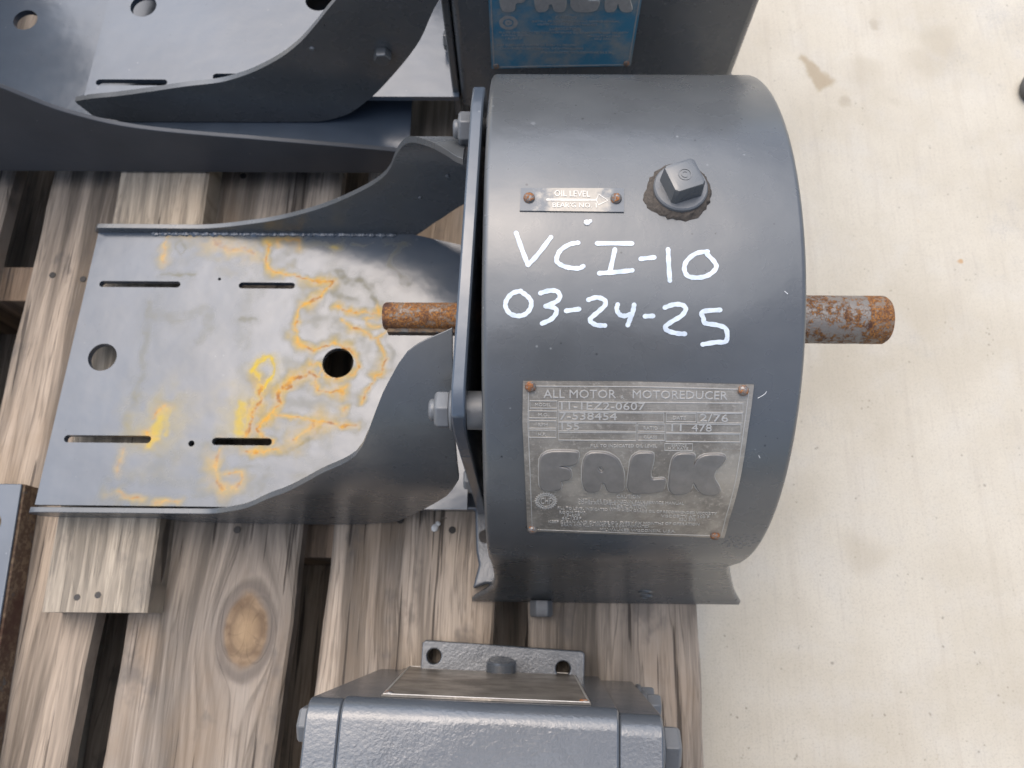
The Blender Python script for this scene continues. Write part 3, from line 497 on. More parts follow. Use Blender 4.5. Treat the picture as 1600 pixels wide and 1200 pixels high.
# ------------------------------------------------------------------ drum housing
FLARE = [(0.0215, 0, 0.0405, 0.02), (0.0215, 0.006, 0.0405, 0.02), (0.0242, 0.012, 0.0375, 0.0165), (0.027, 0.022, 0.033, 0.0085), (0.03, 0.034, 0.0285, 0.003), (0.0335, 0.05, 0.0235, 0.0005), (0.0362, 0.067, 0.0185, 0), (0.0383, 0.085, 0.0133, 0), (0.0398, 0.105, 0.0078, 0), (0.0408, 0.125, 0.0025, 0), (0.0412, 0.138, 0, 0), (0.0414, 0.151, 0, 0)]   # front of the base: y, z, how far the two ends spread
def drum_housing():
    prof = []                                     # (y, z, outward flare of the two ends)
    prof += FLARE
    for k in range(73):
        a = R(-90 + 180 * k / 72); prof.append((AY + RD * math.sin(a), AZ + RD * math.cos(a), 0, 0))
    prof += [(.3685, .12, 0, 0), (.37, .05, 0, 0), (.372, .0, 0, 0)]
    xl, xr, rr = -.0213, .1396, .0032
    vs, f = [], []
    cols = [(xl, 0, 1.0)] + [(xl, k, 0) for k in (1, 2, 3)]
    n = len(prof)
    C = [('L', 1.0, 0), ('L', .5, 0)]
    for k in range(5):
        a = R(90 - 90 * k / 4); C.append(('l', rr * (1 - math.sin(a)), rr * (1 - math.cos(a))))
    for t in (.25, .5, .75): C.append(('m', t, 0))
    for k in range(5):
        a = R(90 * k / 4); C.append(('r', rr * (1 - math.sin(a)), rr * (1 - math.cos(a))))
    C += [('R', .5, 0), ('R', 1.0, 0)]
    for side, p, q in C:
        for i, (y, z, fl_, fl2) in enumerate(prof):
            a_, b_ = prof[max(i - 1, 0)], prof[min(i + 1, n - 1)]
            tg = Vector((b_[0] - a_[0], b_[1] - a_[1])).normalized(); nn = Vector((-tg.y, tg.x))
            L_, R_ = xl - fl2, xr + fl_
            if side in 'LR':          # the back of the flared corner, running in to the flat end face
                fl = fl2 if side == 'L' else fl_; xe, sg = (xl, -1) if side == 'L' else (xr, 1)
                if fl > .0004:
                    x = xe + sg * fl * (.42 if p < .9 else 0); yy = y + (.005 + fl * .22 if p < .9 else .006 + fl * .8)
                    vs.append((x, yy, z)); continue
                ins = rr + .0015 * p; vs.append((xe, y - nn.x * ins, z - nn.y * ins) if z > .001 else (xe, y, z)); continue
            if side == 'm': x = L_ + (R_ - L_) * p; ins = 0
            elif side == 'l': x = L_ + p; ins = q
            else: x = R_ - p; ins = q
            # C[0] is the end face edge: inset fully
            vs.append((x, y - nn.x * ins, z - nn.y * ins) if z > .001 else (x, y, z))
    m = len(C)
    # column order: end-face edge first
    for j in range(m - 1):
        for i in range(n - 1): f.append((j * n + i, j * n + i + 1, (j + 1) * n + i + 1, (j + 1) * n + i))
    f.append(tuple(range(n))); f.append(tuple(range((m - 1) * n, m * n))[::-1])
    return MB().add(vs, f).mesh('housing')

reducer = thing('gear_reducer', 'grey drum-shaped gear reducer with white handwriting and silver rating plate', 'gear reducer', (.06, .2047, 0))
# profile columns: rounding runs from the end face (k=0) to the rim
link('housing', drum_housing(), 'paint', reducer, smooth=40)
mb = MB()      # feet cast on to the drum
mb.prism([(-.0405, .031), (-.036, .05), (-.0385, .062), (-.0402, .0955), (-.125, .0955), (-.125, .322), (-.04, .322), (-.04, .385), (.172, .385), (.1715, .06), (.172, .045), (.168, .035), (-.03, .035)], .0008, .013)
link('base_plate', mb.mesh('base_plate'), 'paint_cast', reducer, bevel=.002)
m = MB(); m.lathe([(0, .0056), (.0003, .0056)], (-.0310, .0735, .0131), (0, 0, 1), 20); m.build('bolt_hole_dark_disc', 'nail', reducer)  # flat dark disc on the foot paints the shade inside a hole
m = MB(); hex_bolt(m, (.016, .0225, .0085), (0, -1, .0), .0095, .013, .2); m.build('drain_plug', 'paint_bolt', reducer, bevel=.0006)
# casting marks low on the drum
for (x, z, r) in ((.098, .030, .0062), (.1005, .0195, .0056)):
    m = MB(); m.lathe([(-.002, r), (.0012, r), (.0022, r * .85), (.0022, r * .62), (.0006, r * .5)], (x, .0275 if z < .025 else .0305, z), (0, -1, .12), 20); m.build('casting_boss', 'paint', reducer)
m = MB()
for k in range(26):
    a = k * 2.399; rr_ = .0105 * math.sqrt((k + .5) / 26); q = on_drum(.127 + rr_ * math.cos(a), -.2040 + rr_ * math.sin(a), 0); m.lathe([(-.0005, .0013), (.00012, .0011), (.0002, .0006)], q, drum_normal(-.2040 + rr_ * math.sin(a)), 8)
o = m.build('casting_mark', 'paint', reducer)

# adapter plate between bracket and drum, seen edge on
AP = [(.092, .012), (.0995, .27), (.104, .286), (.118, .2935), (.29, .2935), (.306, .287), (.312, .27), (.312, .012)]
mb = MB()
def ap_place(y, z, x): return (x + (y - .10) * .030, y, z)
mb.prism(AP, -.0378, -.0303, ap_place)
link('adapter_plate', mb.mesh('adapter_plate'), 'paint_plate', reducer, bevel=.0012)
for (y, z) in ((.112, .270), (.297, .258), (.113, .05), (.300, .05)):
    dx = (y - .10) * .030
    b = MB(); hex_bolt(b, (-.0378 + dx, y, z), (-1, 0, 0), .0108, .0082, .35, (.0112, .002)); b.lathe([(.0, .006), (.0125, .006), (.0135, .0045)], (-.0378 + dx, y, z), (-1, 0, 0), 16)
    bo = b.build('bolt', 'paint_bolt', reducer, bevel=.0007)
    s_ = MB(); s_.lathe([(0, .0105), (.016, .0105)], (-.0303 + dx, y, z), (1, 0, 0), 24); s_.build('spacer', 'paint_bolt', reducer)

# shafts
SY, SZ = .2095, .1640
sh = MB(); sh.lathe([(0, .0168), (.112, .0168), (.1145, .0150)], (.137, SY, SZ), (1, 0, 0), 48)
so = sh.build('output_shaft', 'rust_shaft', reducer)
rim = MB(); rim.lathe([(.0985, .01688), (.1128, .01688), (.1152, .0152), (.1153, .004)], (.137, SY, SZ), (1, 0, 0), 48, caps=False); rim.build('shaft_end', 'rust_end', so)
sh = MB(); sh.lathe([(0, .0098), (.083, .0098), (.0845, .0088)], (-.0145, SY, SZ), (-1, 0, 0), 40)
si = sh.build('input_shaft', 'rust_end', reducer)
k_ = MB(); k_.box(-.096, -.03, SY - .0125, SY - .0065, SZ - .0055, SZ + .0015); k_.build('shaft_key', 'rust_side', si, bevel=.0005)

# square-headed filler plug
PS = .0075; PN = drum_normal(PS); PC = Vector(on_drum(.0778, PS, 0))
px_ = Vector((1, 0, 0)); py_ = PN.cross(px_)
def pl(a, b, h): return PC + px_ * a + py_ * b + PN * h
m = MB(); rr = random.Random(3)
vs, f = [], []
for j, (r0, h) in enumerate(((.0166, -.0006), (.0153, .0012), (.0142, .0022), (.0120, .0024))):
    for k in range(48):
        a = 2 * math.pi * k / 48; r = r0 + (rr.uniform(-.0009, .0009) if j < 3 else 0) + (.0026 * math.exp(-((a - 3.5) / .35) ** 2) if j < 2 else 0)
        vs.append(pl(r * math.cos(a), r * math.sin(a), h + rr.uniform(-.0003, .0003)))
for j in range(3):
    for k in range(48): f.append((j * 48 + k, j * 48 + (k + 1) % 48, (j + 1) * 48 + (k + 1) % 48, (j + 1) * 48 + k))
plug = MB().add([pl(.0136 * q * math.cos(a), .0136 * q * math.sin(a), h) for h, q in ((-.001, 1), (.0038, 1.0), (.0046, .95), (.0047, .5)) for a in [2 * math.pi * k / 40 for k in range(40)]],
    [(j * 40 + k, j * 40 + (k + 1) % 40, (j + 1) * 40 + (k + 1) % 40, (j + 1) * 40 + k) for j in range(3) for k in range(40)] + [tuple(range(120, 160))]).build('filler_plug', 'paint_bolt', reducer)
MB().add(vs, f).build('sealant_ring', 'dirt', plug)
A0 = R(20)
def sq(half, h, rc=.2):
    p = []
    for k in range(4):
        for d in (-rc, rc):
            c = [(1, 1), (-1, 1), (-1, -1), (1, -1)][k]; t = Vector((-c[1], c[0])) * d * .5
            q = Vector(c) * (1 - rc * .25) + t; q = q * half; p.append(pl(q.x * math.cos(A0) - q.y * math.sin(A0), q.x * math.sin(A0) + q.y * math.cos(A0), h))
    return p
lv = [sq(.0082, .0044), sq(.0081, .006), sq(.0078, .0132), sq(.0074, .0143), sq(.0063, .0147)]
MB().add(sum(lv, []), [(j * 8 + k, j * 8 + (k + 1) % 8, (j + 1) * 8 + (k + 1) % 8, (j + 1) * 8 + k) for j in range(4) for k in range(8)] + [tuple(range(32, 40))]).build('plug_head', 'paint', plug, smooth=30)
def plp(u, v, h): return pl(u, v, h)
e = ribbon([(.0031 * math.cos(2 * math.pi * k / 24), .0031 * math.sin(2 * math.pi * k / 24)) for k in range(24)], .0006, plp, .0145, .0150, True)
e2 = ribbon([(.0016 * math.cos(R(q)), .0016 * math.sin(R(q))) for q in range(60, 310, 30)], .0006, plp, .0145, .0150); e.add(e2.v, e2.f)
e.build('maker_mark', 'paint', plug)

# white handwriting VCI-10 / 03-24-25
w = MB()
for s_ in MARKER_STROKES:
    q = ribbon(s_, .00228, on_drum, .00005, .00028); w.add(q.v, q.f)
w.build('handwriting', 'marker', reducer, smooth=0)
fk = MB(); lumps(fk, on_drum(.0312, -.0105, .0002), .0017, 4, .35, 5); lumps(fk, on_drum(.0326, -.0098, .0002), .0011, 5, .35, 5); fk.build('paint_chip', 'flake', reducer)

for pts in ([(.1175, -.0985), (.1205, -.0965), (.1215, -.0950)], [(.128, -.045), (.1295, -.0462)], [(.122, -.131), (.1228, -.1325)]):
    ribbon(pts, .00028, on_drum, .00002, .00010).build('scratch', 'flake', reducer, smooth=0)

# rating plate bent round the drum
def bend_mesh(me, step, h_off, place=on_drum):
    bm = bmesh.new(); bm.from_mesh(me)
    ys = [v.co.y for v in bm.verts]; y = min(ys) + step
    while y < max(ys):
        bmesh.ops.bisect_plane(bm, geom=bm.verts[:] + bm.edges[:] + bm.faces[:], plane_co=(0, y, 0), plane_no=(0, 1, 0)); y += step
    for v in bm.verts: v.co = place(v.co.x, v.co.y, v.co.z + h_off)
    bmesh.ops.triangulate(bm, faces=[q for q in bm.faces if len(q.verts) > 4])
    bmesh.ops.recalc_face_normals(bm, faces=bm.faces)
    bm.to_mesh(me); bm.free(); return me
def resample(p, step):
    q = []
    for i in range(len(p)):
        a, b = Vector(p[i]), Vector(p[(i + 1) % len(p)]); n = max(1, int((b - a).length / step))
        q += [tuple(a.lerp(b, k / n)) for k in range(n)]
    return q
me = curve_mesh([resample(PLATE_OUTLINE, .004)], .0010); bend_mesh(me, .005, .0004)
plate = link('rating_plate', me, 'etched', reducer, smooth=50)
PH = .00095
for L in BIG_LETTERS:
    spl = [chaikin(p, 2) for p in L]
    me = curve_mesh(spl, .0008, .0007, 2); bend_mesh(me, .006, PH + .0003); link('raised_letter', me, 'etch_dark', plate, smooth=60)
    rb = MB()
    for p in spl:
        cx = sum(q[0] for q in p) / len(p); 
        q = ribbon(p, .0023, on_drum, PH - .0001, PH + .00022, True); rb.add(q.v, q.f)
    rb.build('letter_edge_highlight', 'etch_line', plate, smooth=0)  # bright ribbon paints the highlight along the raised letter's edge
rl = MB()
for r_ in PLATE_RULES:
    q = ribbon(resample(r_, .006), .00042, on_drum, PH - .0001, PH + .00022, True); rl.add(q.v, q.f)
ins = [Vector(p) for p in PLATE_OUTLINE]; cc = sum(ins, Vector((0, 0))) / len(ins)
q = ribbon(resample([tuple(cc + (p - cc) * .955) for p in ins], .006), .0004, on_drum, PH - .0001, PH + .0002, True); rl.add(q.v, q.f)
rl.build('ruled_lines', 'etch_line', plate, smooth=0)
tx = MB()
for (s_, a, b, t_) in PLATE_TEXT: lay_text(tx, s_, a, b, t_, on_drum, PH - .0001, PH + .00025)
c0, c1, c2 = [Vector(p) for p in BADGE]; rx, ry = (c1 - c0).length, (c2 - c0).length
for rr_, ww in ((1.0, .0005), (.72, .0003)):
    q = ribbon([(c0.x + rx * rr_ * math.cos(2 * math.pi * k / 28), c0.y + ry * rr_ * math.sin(2 * math.pi * k / 28)) for k in range(28)], ww, on_drum, PH - .0001, PH + .0002, True); tx.add(q.v, q.f)
for k in range(24):
    a = 2 * math.pi * k / 24; q = ribbon([(c0.x + rx * r_ * math.cos(a), c0.y + ry * r_ * math.sin(a)) for r_ in (.78, 1.12)], .0005, on_drum, PH - .0001, PH + .0002); tx.add(q.v, q.f)
lay_text(tx, 'CHF', (c0.x - rx * .55, c0.y - ry * .4), (c0.x + rx * .55, c0.y - ry * .4), (c0.x - rx * .55, c0.y + ry * .45), on_drum, PH - .0001, PH + .0003)
tx.build('stamped_text', 'etch_line', plate, smooth=0)
def rivets(pts, parent, r, h0):
    for (x, s_) in pts:
        b = MB(); b.lathe([(0, r), (r * .35, r * .96), (r * .62, r * .78), (r * .8, r * .45), (r * .86, .0001)], on_drum(x, s_, h0), drum_normal(s_), 18); b.build('rivet', 'rivet', parent)
rivets(PLATE_RIVETS, plate, .0028, .0009)

# oil level tag
me = curve_mesh([resample(TAG_OUTLINE, .004)], .0008); bend_mesh(me, .005, .0004)
tg_ = link('oil_level_tag', me, 'tag', reducer, smooth=50)
tx = MB()
for (s_, a, b, t_) in TAG_TEXT: lay_text(tx, s_, a, b, t_, on_drum, .0007, .0011)
q = ribbon(resample(TAG_ARROW, .004), .0005, on_drum, .0007, .0010, True); tx.add(q.v, q.f)
tx.build('stamped_text', 'etch_line', tg_, smooth=0)
rivets(TAG_RIVETS, tg_, .0029, .0008)

# ------------------------------------------------------------------ motor brackets
def lerp_list(tab, x):
    """monotone cubic through the points of tab"""
    if x <= tab[0][0]: return tab[0][1]
    if x >= tab[-1][0]: return tab[-1][1]
    n = len(tab); d = [(tab[i + 1][1] - tab[i][1]) / (tab[i + 1][0] - tab[i][0]) for i in range(n - 1)]
    m = [d[0]] + [0 if d[i - 1] * d[i] <= 0 else 2 * d[i - 1] * d[i] / (d[i - 1] + d[i]) for i in range(1, n - 1)] + [d[-1]]
    for i in range(n - 1):
        if x <= tab[i + 1][0]:
            h = tab[i + 1][0] - tab[i][0]; t = (x - tab[i][0]) / h
            return (2 * t ** 3 - 3 * t * t + 1) * tab[i][1] + (t ** 3 - 2 * t * t + t) * h * m[i] + (3 * t * t - 2 * t ** 3) * tab[i + 1][1] + (t ** 3 - t * t) * h * m[i + 1]
def side_wall(name, xs, bot, top, section, thick, parent, mat, n=28, m=22, sign=1):
    """curved side sheet; section(h) gives (y, z) of the sheet and its outward normal"""
    x0, x1 = xs; vs, f = [], []
    for layer in (0, thick):
        for i in range(n + 1):
            x = x0 + (x1 - x0) * i / n; b, t_ = lerp_list(bot, x), lerp_list(top, x)
            for j in range(m + 1):
                h = b + (t_ - b) * j / m; y, z, ny, nz = section(h); vs.append((x, y - ny * layer, z - nz * layer))
    K = (n + 1) * (m + 1)
    ix = lambda l, i, j: l * K + i * (m + 1) + j
    for i in range(n):
        for j in range(m):
            f.append((ix(0, i, j), ix(0, i + 1, j), ix(0, i + 1, j + 1), ix(0, i, j + 1)))
            f.append((ix(1, i, j), ix(1, i, j + 1), ix(1, i + 1, j + 1), ix(1, i + 1, j)))
        for j in (0, m): f.append((ix(0, i, j), ix(0, i + 1, j), ix(1, i + 1, j), ix(1, i, j)))
    for i in (0, n):
        for j in range(m): f.append((ix(0, i, j), ix(0, i, j + 1), ix(1, i, j + 1), ix(1, i, j)))
    return MB().add(vs, f).build(name, mat, parent, smooth=45, bevel=.0006)
def tube_section(ay, az, r, sgn):
    def s(h):
        if h <= az: return (ay + sgn * r, h, sgn, 0)
        a = (h - az) / r; return (ay + sgn * r * math.cos(a), az + r * math.sin(a), sgn * math.cos(a), math.sin(a))
    return s
bracket = thing('tmp', 'x', 'x', (0, 0, 0)); bpy.data.objects.remove(bracket)
BR = .1265; BZ = .155; BYA = .2095

def stain_field(X, Y):
    out = np.zeros(X.shape + (3,))
    rs = np.random.RandomState(3)
    def vn(x, y, s):
        L = rs.rand(64, 64); x = x * s + 200.3; y = y * s + 200.7; i = np.floor(x).astype(int); j = np.floor(y).astype(int); u = x - i; v = y - j
        u = u * u * (3 - 2 * u); v = v * v * (3 - 2 * v); g = lambda a, c: L[(i + a) % 64, (j + c) % 64]
        return (g(0, 0) * (1 - u) + g(1, 0) * u) * (1 - v) + (g(0, 1) * (1 - u) + g(1, 1) * u) * v - .5
    vary = 1 + 1.5 * vn(X, Y, 90) + .6 * vn(X, Y, 220)
    gx = X + .0050 * vn(X, Y, 75) + .0030 * vn(X, Y, 170) + .0016 * vn(X, Y, 420); gy = Y + .0050 * vn(X, Y, 75) + .0030 * vn(X, Y, 170) + .0016 * vn(X, Y, 420)
    for ch, L in ((0, STAIN_ORANGE), (1, STAIN_YELLOW), (2, STAIN_OLIVE)):
        for pts, wd, k in L:
            d = np.full(X.shape, 9.0); wd = wd * (1.45 if ch == 0 else 1.25)
            for (ax, ay), (bx, by) in zip(pts, pts[1:]):
                vx, vy = bx - ax, by - ay; t = np.clip(((gx - ax) * vx + (gy - ay) * vy) / (vx * vx + vy * vy + 1e-12), 0, 1)
                d = np.minimum(d, np.hypot(gx - ax - t * vx, gy - ay - t * vy))
            d = d / np.clip(vary if ch == 0 else .5 + .5 * vary, .35, 2); core = np.clip(1.15 - d / (wd * .80), 0, 1); halo = .36 * np.exp(-(d / (wd * 1.8)) ** 2)
            val = k * np.maximum(core * core * (3 - 2 * core), halo)
            out[..., ch] = np.maximum(out[..., ch], val)
            if ch == 0: out[..., 2] = np.maximum(out[..., 2], k * .85 * np.exp(-(d / (wd * 4.2)) ** 2)); out[..., 1] = np.maximum(out[..., 1], k * .42 * np.exp(-(d / (wd * 2.3)) ** 2))
    return np.clip(out, 0, 1)
def plate_mesh(name, xl, xr, yb, yt, z0, z1, nx, ny, cuts, stain=False):
    """dense flat plate: xl(v) left edge, xr right edge, yb(x) / yt(x) the long edges; cuts = list of outlines"""
    vs, f = [], []
    G = np.zeros((nx + 1, ny + 1, 2))
    for i in range(nx + 1):
        for j in range(ny + 1):
            v = j / ny; x = xl(v) + (xr - xl(v)) * i / nx; G[i, j] = (x, yb(x) + (yt(x) - yb(x)) * v)
    for i in range(nx + 1):
        for j in range(ny + 1): vs.append((G[i, j, 0], G[i, j, 1], z1))
    ix = lambda i, j: i * (ny + 1) + j
    for i in range(nx):
        for j in range(ny): f.append((ix(i, j), ix(i + 1, j), ix(i + 1, j + 1), ix(i, j + 1)))
    border = [ix(i, 0) for i in range(nx + 1)] + [ix(nx, j) for j in range(1, ny + 1)] + [ix(i, ny) for i in range(nx - 1, -1, -1)] + [ix(0, j) for j in range(ny - 1, 0, -1)]
    k0 = len(vs); vs += [(vs[b][0], vs[b][1], z0) for b in border]; n = len(border)
    for k in range(n): f.append((border[k], k0 + k, k0 + (k + 1) % n, border[(k + 1) % n]))
    f.append(tuple(range(k0, k0 + n))[::-1])
    me = bpy.data.meshes.new(name); me.from_pydata(vs, [], f)
    o = bpy.data.objects.new(name, me); COL.objects.link(o)
    c = MB()
    for p in cuts: c.prism(p, z0 - .02, z1 + .02)
    cut = bpy.data.objects.new('cut', c.mesh('cut')); COL.objects.link(cut)
    b = o.modifiers.new('b', 'BOOLEAN'); b.operation = 'DIFFERENCE'; b.object = cut; b.solver = 'EXACT'
    me2 = bpy.data.meshes.new_from_object(o.evaluated_get(bpy.context.evaluated_depsgraph_get()))
    bpy.data.objects.remove(o); bpy.data.objects.remove(cut); me2.name = name
    if stain:
        co = np.zeros(len(me2.vertices) * 3); me2.vertices.foreach_get('co', co); co = co.reshape(-1, 3)
        at = me2.color_attributes.new('stain', 'FLOAT_COLOR', 'POINT')
        buf = np.zeros((len(co), 4)); buf[:, 3] = 1; buf[:, :3] = stain_field(co[:, 0], co[:, 1])
        buf[co[:, 2] < z1 - .001, :3] *= .2
        at.data.foreach_set('color', buf.ravel())
    return me2
def circ(x, y, r, n=28): return [(x + r * math.cos(2 * math.pi * k / n), y + r * math.sin(2 * math.pi * k / n)) for k in range(n)]
def slot(x0, x1, y, r, n=9, dy=0):
    return [(x1 - r + r * math.cos(R(-90 + 180 * k / n)), y + dy + r * math.sin(R(-90 + 180 * k / n))) for k in range(n + 1)] + [(x0 + r + r * math.cos(R(90 + 180 * k / n)), y + r * math.sin(R(90 + 180 * k / n))) for k in range(n + 1)]

yt = lambda x: .3345 if x < -.110 else .3345 - .0130 * (x + .110) / .055
yb = lambda x: .0895
me = plate_mesh('motor_plate', lambda v: -.3891 + .0096 * v, -.044, yb, yt, .050, .056, 320, 260,
    [slot(-.3703, -.2992, .2819, .0029), slot(-.2482, -.1991, .2815, .0029), slot(-.3757, -.3039, .1437, .0031), slot(-.2538, -.2046, .1427, .0031),
     circ(-.3561, .2145, .0122), circ(-.1562, .2112, .0132), circ(-.2657, .2873, .0014, 10), circ(-.2704, .1407, .0026, 14)], True)
link('motor_plate', me, 'paint_stain', reducer, smooth=30)
fb = [(-.395, .037), (-.385, .031), (-.30, .031), (-.28, .012), (-.25, .005), (-.16, .004), (-.11, .022), (-.085, .07), (-.054, .150), (-.039, .195)]
ft = [(-.395, .052), (-.388, .0605), (-.25, .062), (-.215, .085), (-.165, .155), (-.127, .197), (-.100, .219), (-.078, .268), (-.0635, .290), (-.040, .302)]
bb = [(-.3815, .050), (-.108, .048), (-.075, .080), (-.048, .110), (-.040, .115)]
bt = [(-.3815, .058), (-.376, .0645), (-.29, .064), (-.23, .075), (-.182, .094), (-.133, .126), (-.105, .155), (-.094, .185), (-.075, .235), (-.055, .268), (-.040, .290)]
side_wall('bracket_side', (-.395, -.040), fb, ft, tube_section(BYA, BZ, BR, -1), .0042, reducer, 'paint', 70, 26)
side_wall('bracket_side', (-.3815, -.038), bb, bt, tube_section(BYA, BZ, BR, 1), .0042, reducer, 'paint', 70, 26)
wl_ = MB()
for k in range(120):
    t_ = k / 119; lumps(wl_, (-.33 + t_ * .215, .3312, .0558), .0026 + .0006 * math.sin(k * 1.3), k, .7, 4)
wl_.build('weld_bead', 'paint_plate', reducer)
for (x, z) in ((-.152, .050), (-.062, .055)):
    m = MB(); m.lathe([(0, .0022), (.0003, .0022)], (x, BYA - BR - .00005, z), (0, -1, 0), 12); m.build('drilled_hole_dark_disc', 'nail', reducer)  # dark discs on the wall, painted shade in place of cut holes
for (x, z) in ((-.085, .118), (-.06, .15)):
    m = MB(); m.lathe([(0, .0018), (.0012, .0012)], (x, BYA + BR - .0042, z), (0, -1, 0), 10); m.build('weld_spatter', 'paint_bolt', reducer)

# ------------------------------------------------------------------ rear reducer with the blue plate
rear = thing('gear_reducer', 'large dark grey gear reducer behind, with the blue rating plate', 'gear reducer', (.06, .56, 0))
mb = MB(); YF = .452
mb.prism([(-.0585, YF + .0), (.1755, YF), (.1755, .72), (-.0585, .72)], .07, .40)
link('housing', mb.mesh('housing'), 'paint', rear, bevel=.006, seg=3)
mb = MB(); mb.box(-.075, .19, YF + .02, .70, .06, .0695); mb.build('base_plate', 'paint_plate', rear, bevel=.002)
mb = MB(); mb.box(-.066, -.0595, YF + .004, .71, .055, .42); mb.build('adapter_plate', 'paint', rear, bevel=.0015)
b = MB(); hex_bolt(b, (.1757, YF + .014, .215), (1, 0, 0), .011, .010, .2); b.lathe([(-.001, .014), (.003, .014)], (.1757, YF + .014, .215), (1, 0, 0), 20); b.build('bolt', 'paint', rear, bevel=.0006)
def rear_place(u, v, h): return (u, YF - h, v)
me = curve_mesh([[(-.0295, .1255), (.087, .1295), (.0855, .222), (-.029, .222)]], .001)
for v in me.vertices: v.co = rear_place(v.co.x, v.co.y, v.co.z + .0007)
bp = link('rating_plate', me, 'etch_blue', rear, smooth=0)
RL = {'F': [[(0, 0), (0, 1), (.95, 1), (.95, .68), (.45, .68), (.45, .6), (.8, .6), (.8, .3), (.48, .3), (.48, 0)]],
      'A': [[(0, 0), (0, 1), (.6, 1), (.85, .82), (1, .5), (1, 0), (.64, 0), (.58, .25), (.44, .25), (.40, 0)], [(.36, .66), (.5, .68), (.56, .56), (.5, .48), (.38, .5)]],
      'L': [[(0, 0), (.1, 1), (.6, 1), (.6, .9), (.5, .34), (.95, .38), (.95, .25), (.88, 0)]],
      'K': [[(0, 0), (.08, 1), (.45, 1), (.45, .65), (.62, 1), (1, 1), (1, .88), (.74, .48), (.98, 0), (.56, 0), (.42, .36), (.38, 0)]]}
for k, ch in enumerate('FALK'):
    x0 = -.0205 + k * .0262; wd_, hh, zb = .0235, .031, .1905
    spl = [chaikin([(x0 + p[0] * wd_, zb + p[1] * hh) for p in s_], 2) for s_ in RL[ch]]
    me = curve_mesh(spl, .0008, .0004, 1)
    for v in me.vertices: v.co = rear_place(v.co.x, v.co.y, v.co.z + .0016)
    link('raised_letter', me, 'letter_silver', bp, smooth=50)
tx = MB()
def rt(s_, x0, x1, z, h): lay_text(tx, s_, (x0, z), (x1, z), (x0, z + h), rear_place, .0008, .0014)
rt('CAUTION', .022, .038, .1825, .0028); rt('INSTALL AS EXPLAINED IN FALK SERVICE MANUAL', .004, .072, .1788, .0020); rt('COPIES AVAILABLE UPON REQUEST', .008, .055, .1755, .0019)
rt('LUBRICATION', .018, .042, .1705, .0026); rt('FILL TO LEVEL INDICATED WITH HIGH GRADE OIL OF RECOMMENDED VISCOSITY', -.022, .080, .1668, .0018)
rt('ROOM TEMP.', -.02, .002, .1635, .0017); rt('VISCOSITY AT 100 F', .048, .074, .1630, .0017); rt('15-60 F', -.017, -.004, .1602, .0016); rt('SSU 370', .054, .066, .1600, .0016)
rt('KEEP CLEAN AND CHANGE OIL EVERY SIX MONTHS', -.024, .040, .1530, .0018); rt('DRAIN AND FLUSH WHEN OIL IS CONTAMINATED', -.022, .046, .1490, .0018); rt('MILWAUKEE, WISCONSIN, U.S.A.', .012, .070, .1445, .0018)
q = ribbon([(-.0145 + .0058 * math.cos(2 * math.pi * k / 24), .1780 + .0058 * math.sin(2 * math.pi * k / 24)) for k in range(24)], .0030, rear_place, .0008, .0013, True); tx.add(q.v, q.f)
q = ribbon([(-.0145 + .0018 * math.cos(2 * math.pi * k / 12), .1780 + .0018 * math.sin(2 * math.pi * k / 12)) for k in range(12)], .0022, rear_place, .0008, .0013, True); tx.add(q.v, q.f)
fr = ribbon(resample([(-.0275, .1275), (.085, .1312), (.0838, .2205), (-.0272, .2205)], .01), .0009, rear_place, .0008, .0014, True); tx.add(fr.v, fr.f)
tx.build('stamped_text', 'letter_silver', bp, smooth=0)
for (x, z) in ((-.0255, .1292), (.0832, .1328)):
    b = MB(); b.lathe([(0, .0026), (.0012, .0024), (.002, .0012)], rear_place(x, z, .0011), (0, -1, 0), 14); b.build('rivet', 'rivet', bp)
def wall_section(y0, sgn, th=.0): return lambda h: (y0, h, sgn, 0)
RB, RT_ = .447, None
rb_ = [(-0.4049, 0.0823), (-0.4089, 0.0695), (-0.3944, 0.062), (-0.3668, 0.0565), (-0.3128, 0.0565), (-0.2641, 0.0565), (-0.1955, 0.0575), (-0.1674, 0.0663), (-0.1394, 0.0901), (-0.1119, 0.1237), (-0.0853, 0.1631), (-0.0669, 0.2032), (-0.05, 0.225)]
rt_ = [(-0.4029, 0.0859), (-0.3933, 0.0887), (-0.3628, 0.0932), (-0.3302, 0.0995), (-0.2973, 0.1064), (-0.2662, 0.1116), (-0.2409, 0.1207), (-0.2072, 0.1398), (-0.1833, 0.1592), (-0.1647, 0.1795), (-0.1502, 0.1967), (-0.1, 0.25170000000000003), (-0.05, 0.2867)]
side_wall('bracket_side', (-0.4052, -.050), rb_, rt_, wall_section(RB, -1), .005, rear, 'paint', 70, 16)
side_wall('bracket_side', (-0.4052, -.050), rb_, rt_, wall_section(RB + .245, 1), .005, rear, 'paint', 50, 10)
me = plate_mesh('motor_plate', lambda v: -.3960 + .0092 * v, -.06, lambda x: RB + .004, lambda x: RB + .238, .083, .0885, 8, 6,
    [slot(-.3881, -.3232, .4652, .0032), slot(-.2830, -.238, .4718, .0032), circ(-.3580, .5500, .0122), circ(-.1940, .558, .0130)])
link('motor_plate', me, 'paint_plate', rear, smooth=30)
for (p, ax, r_) in (((-.0665, .502, .100), (-1, 0, 0), .0085), ((-.1174, RB, .149), (0, -1, 0), .0075)):
    b = MB(); hex_bolt(b, p, ax, r_, .008, .3); b.build('bolt', 'paint', rear, bevel=.0006)
b = MB(); b.lathe([(0, .0024), (.0014, .0016)], (-.174, RB, .1534), (0, -1, 0), 10); b.build('weld_spatter', 'paint_bolt', rear)

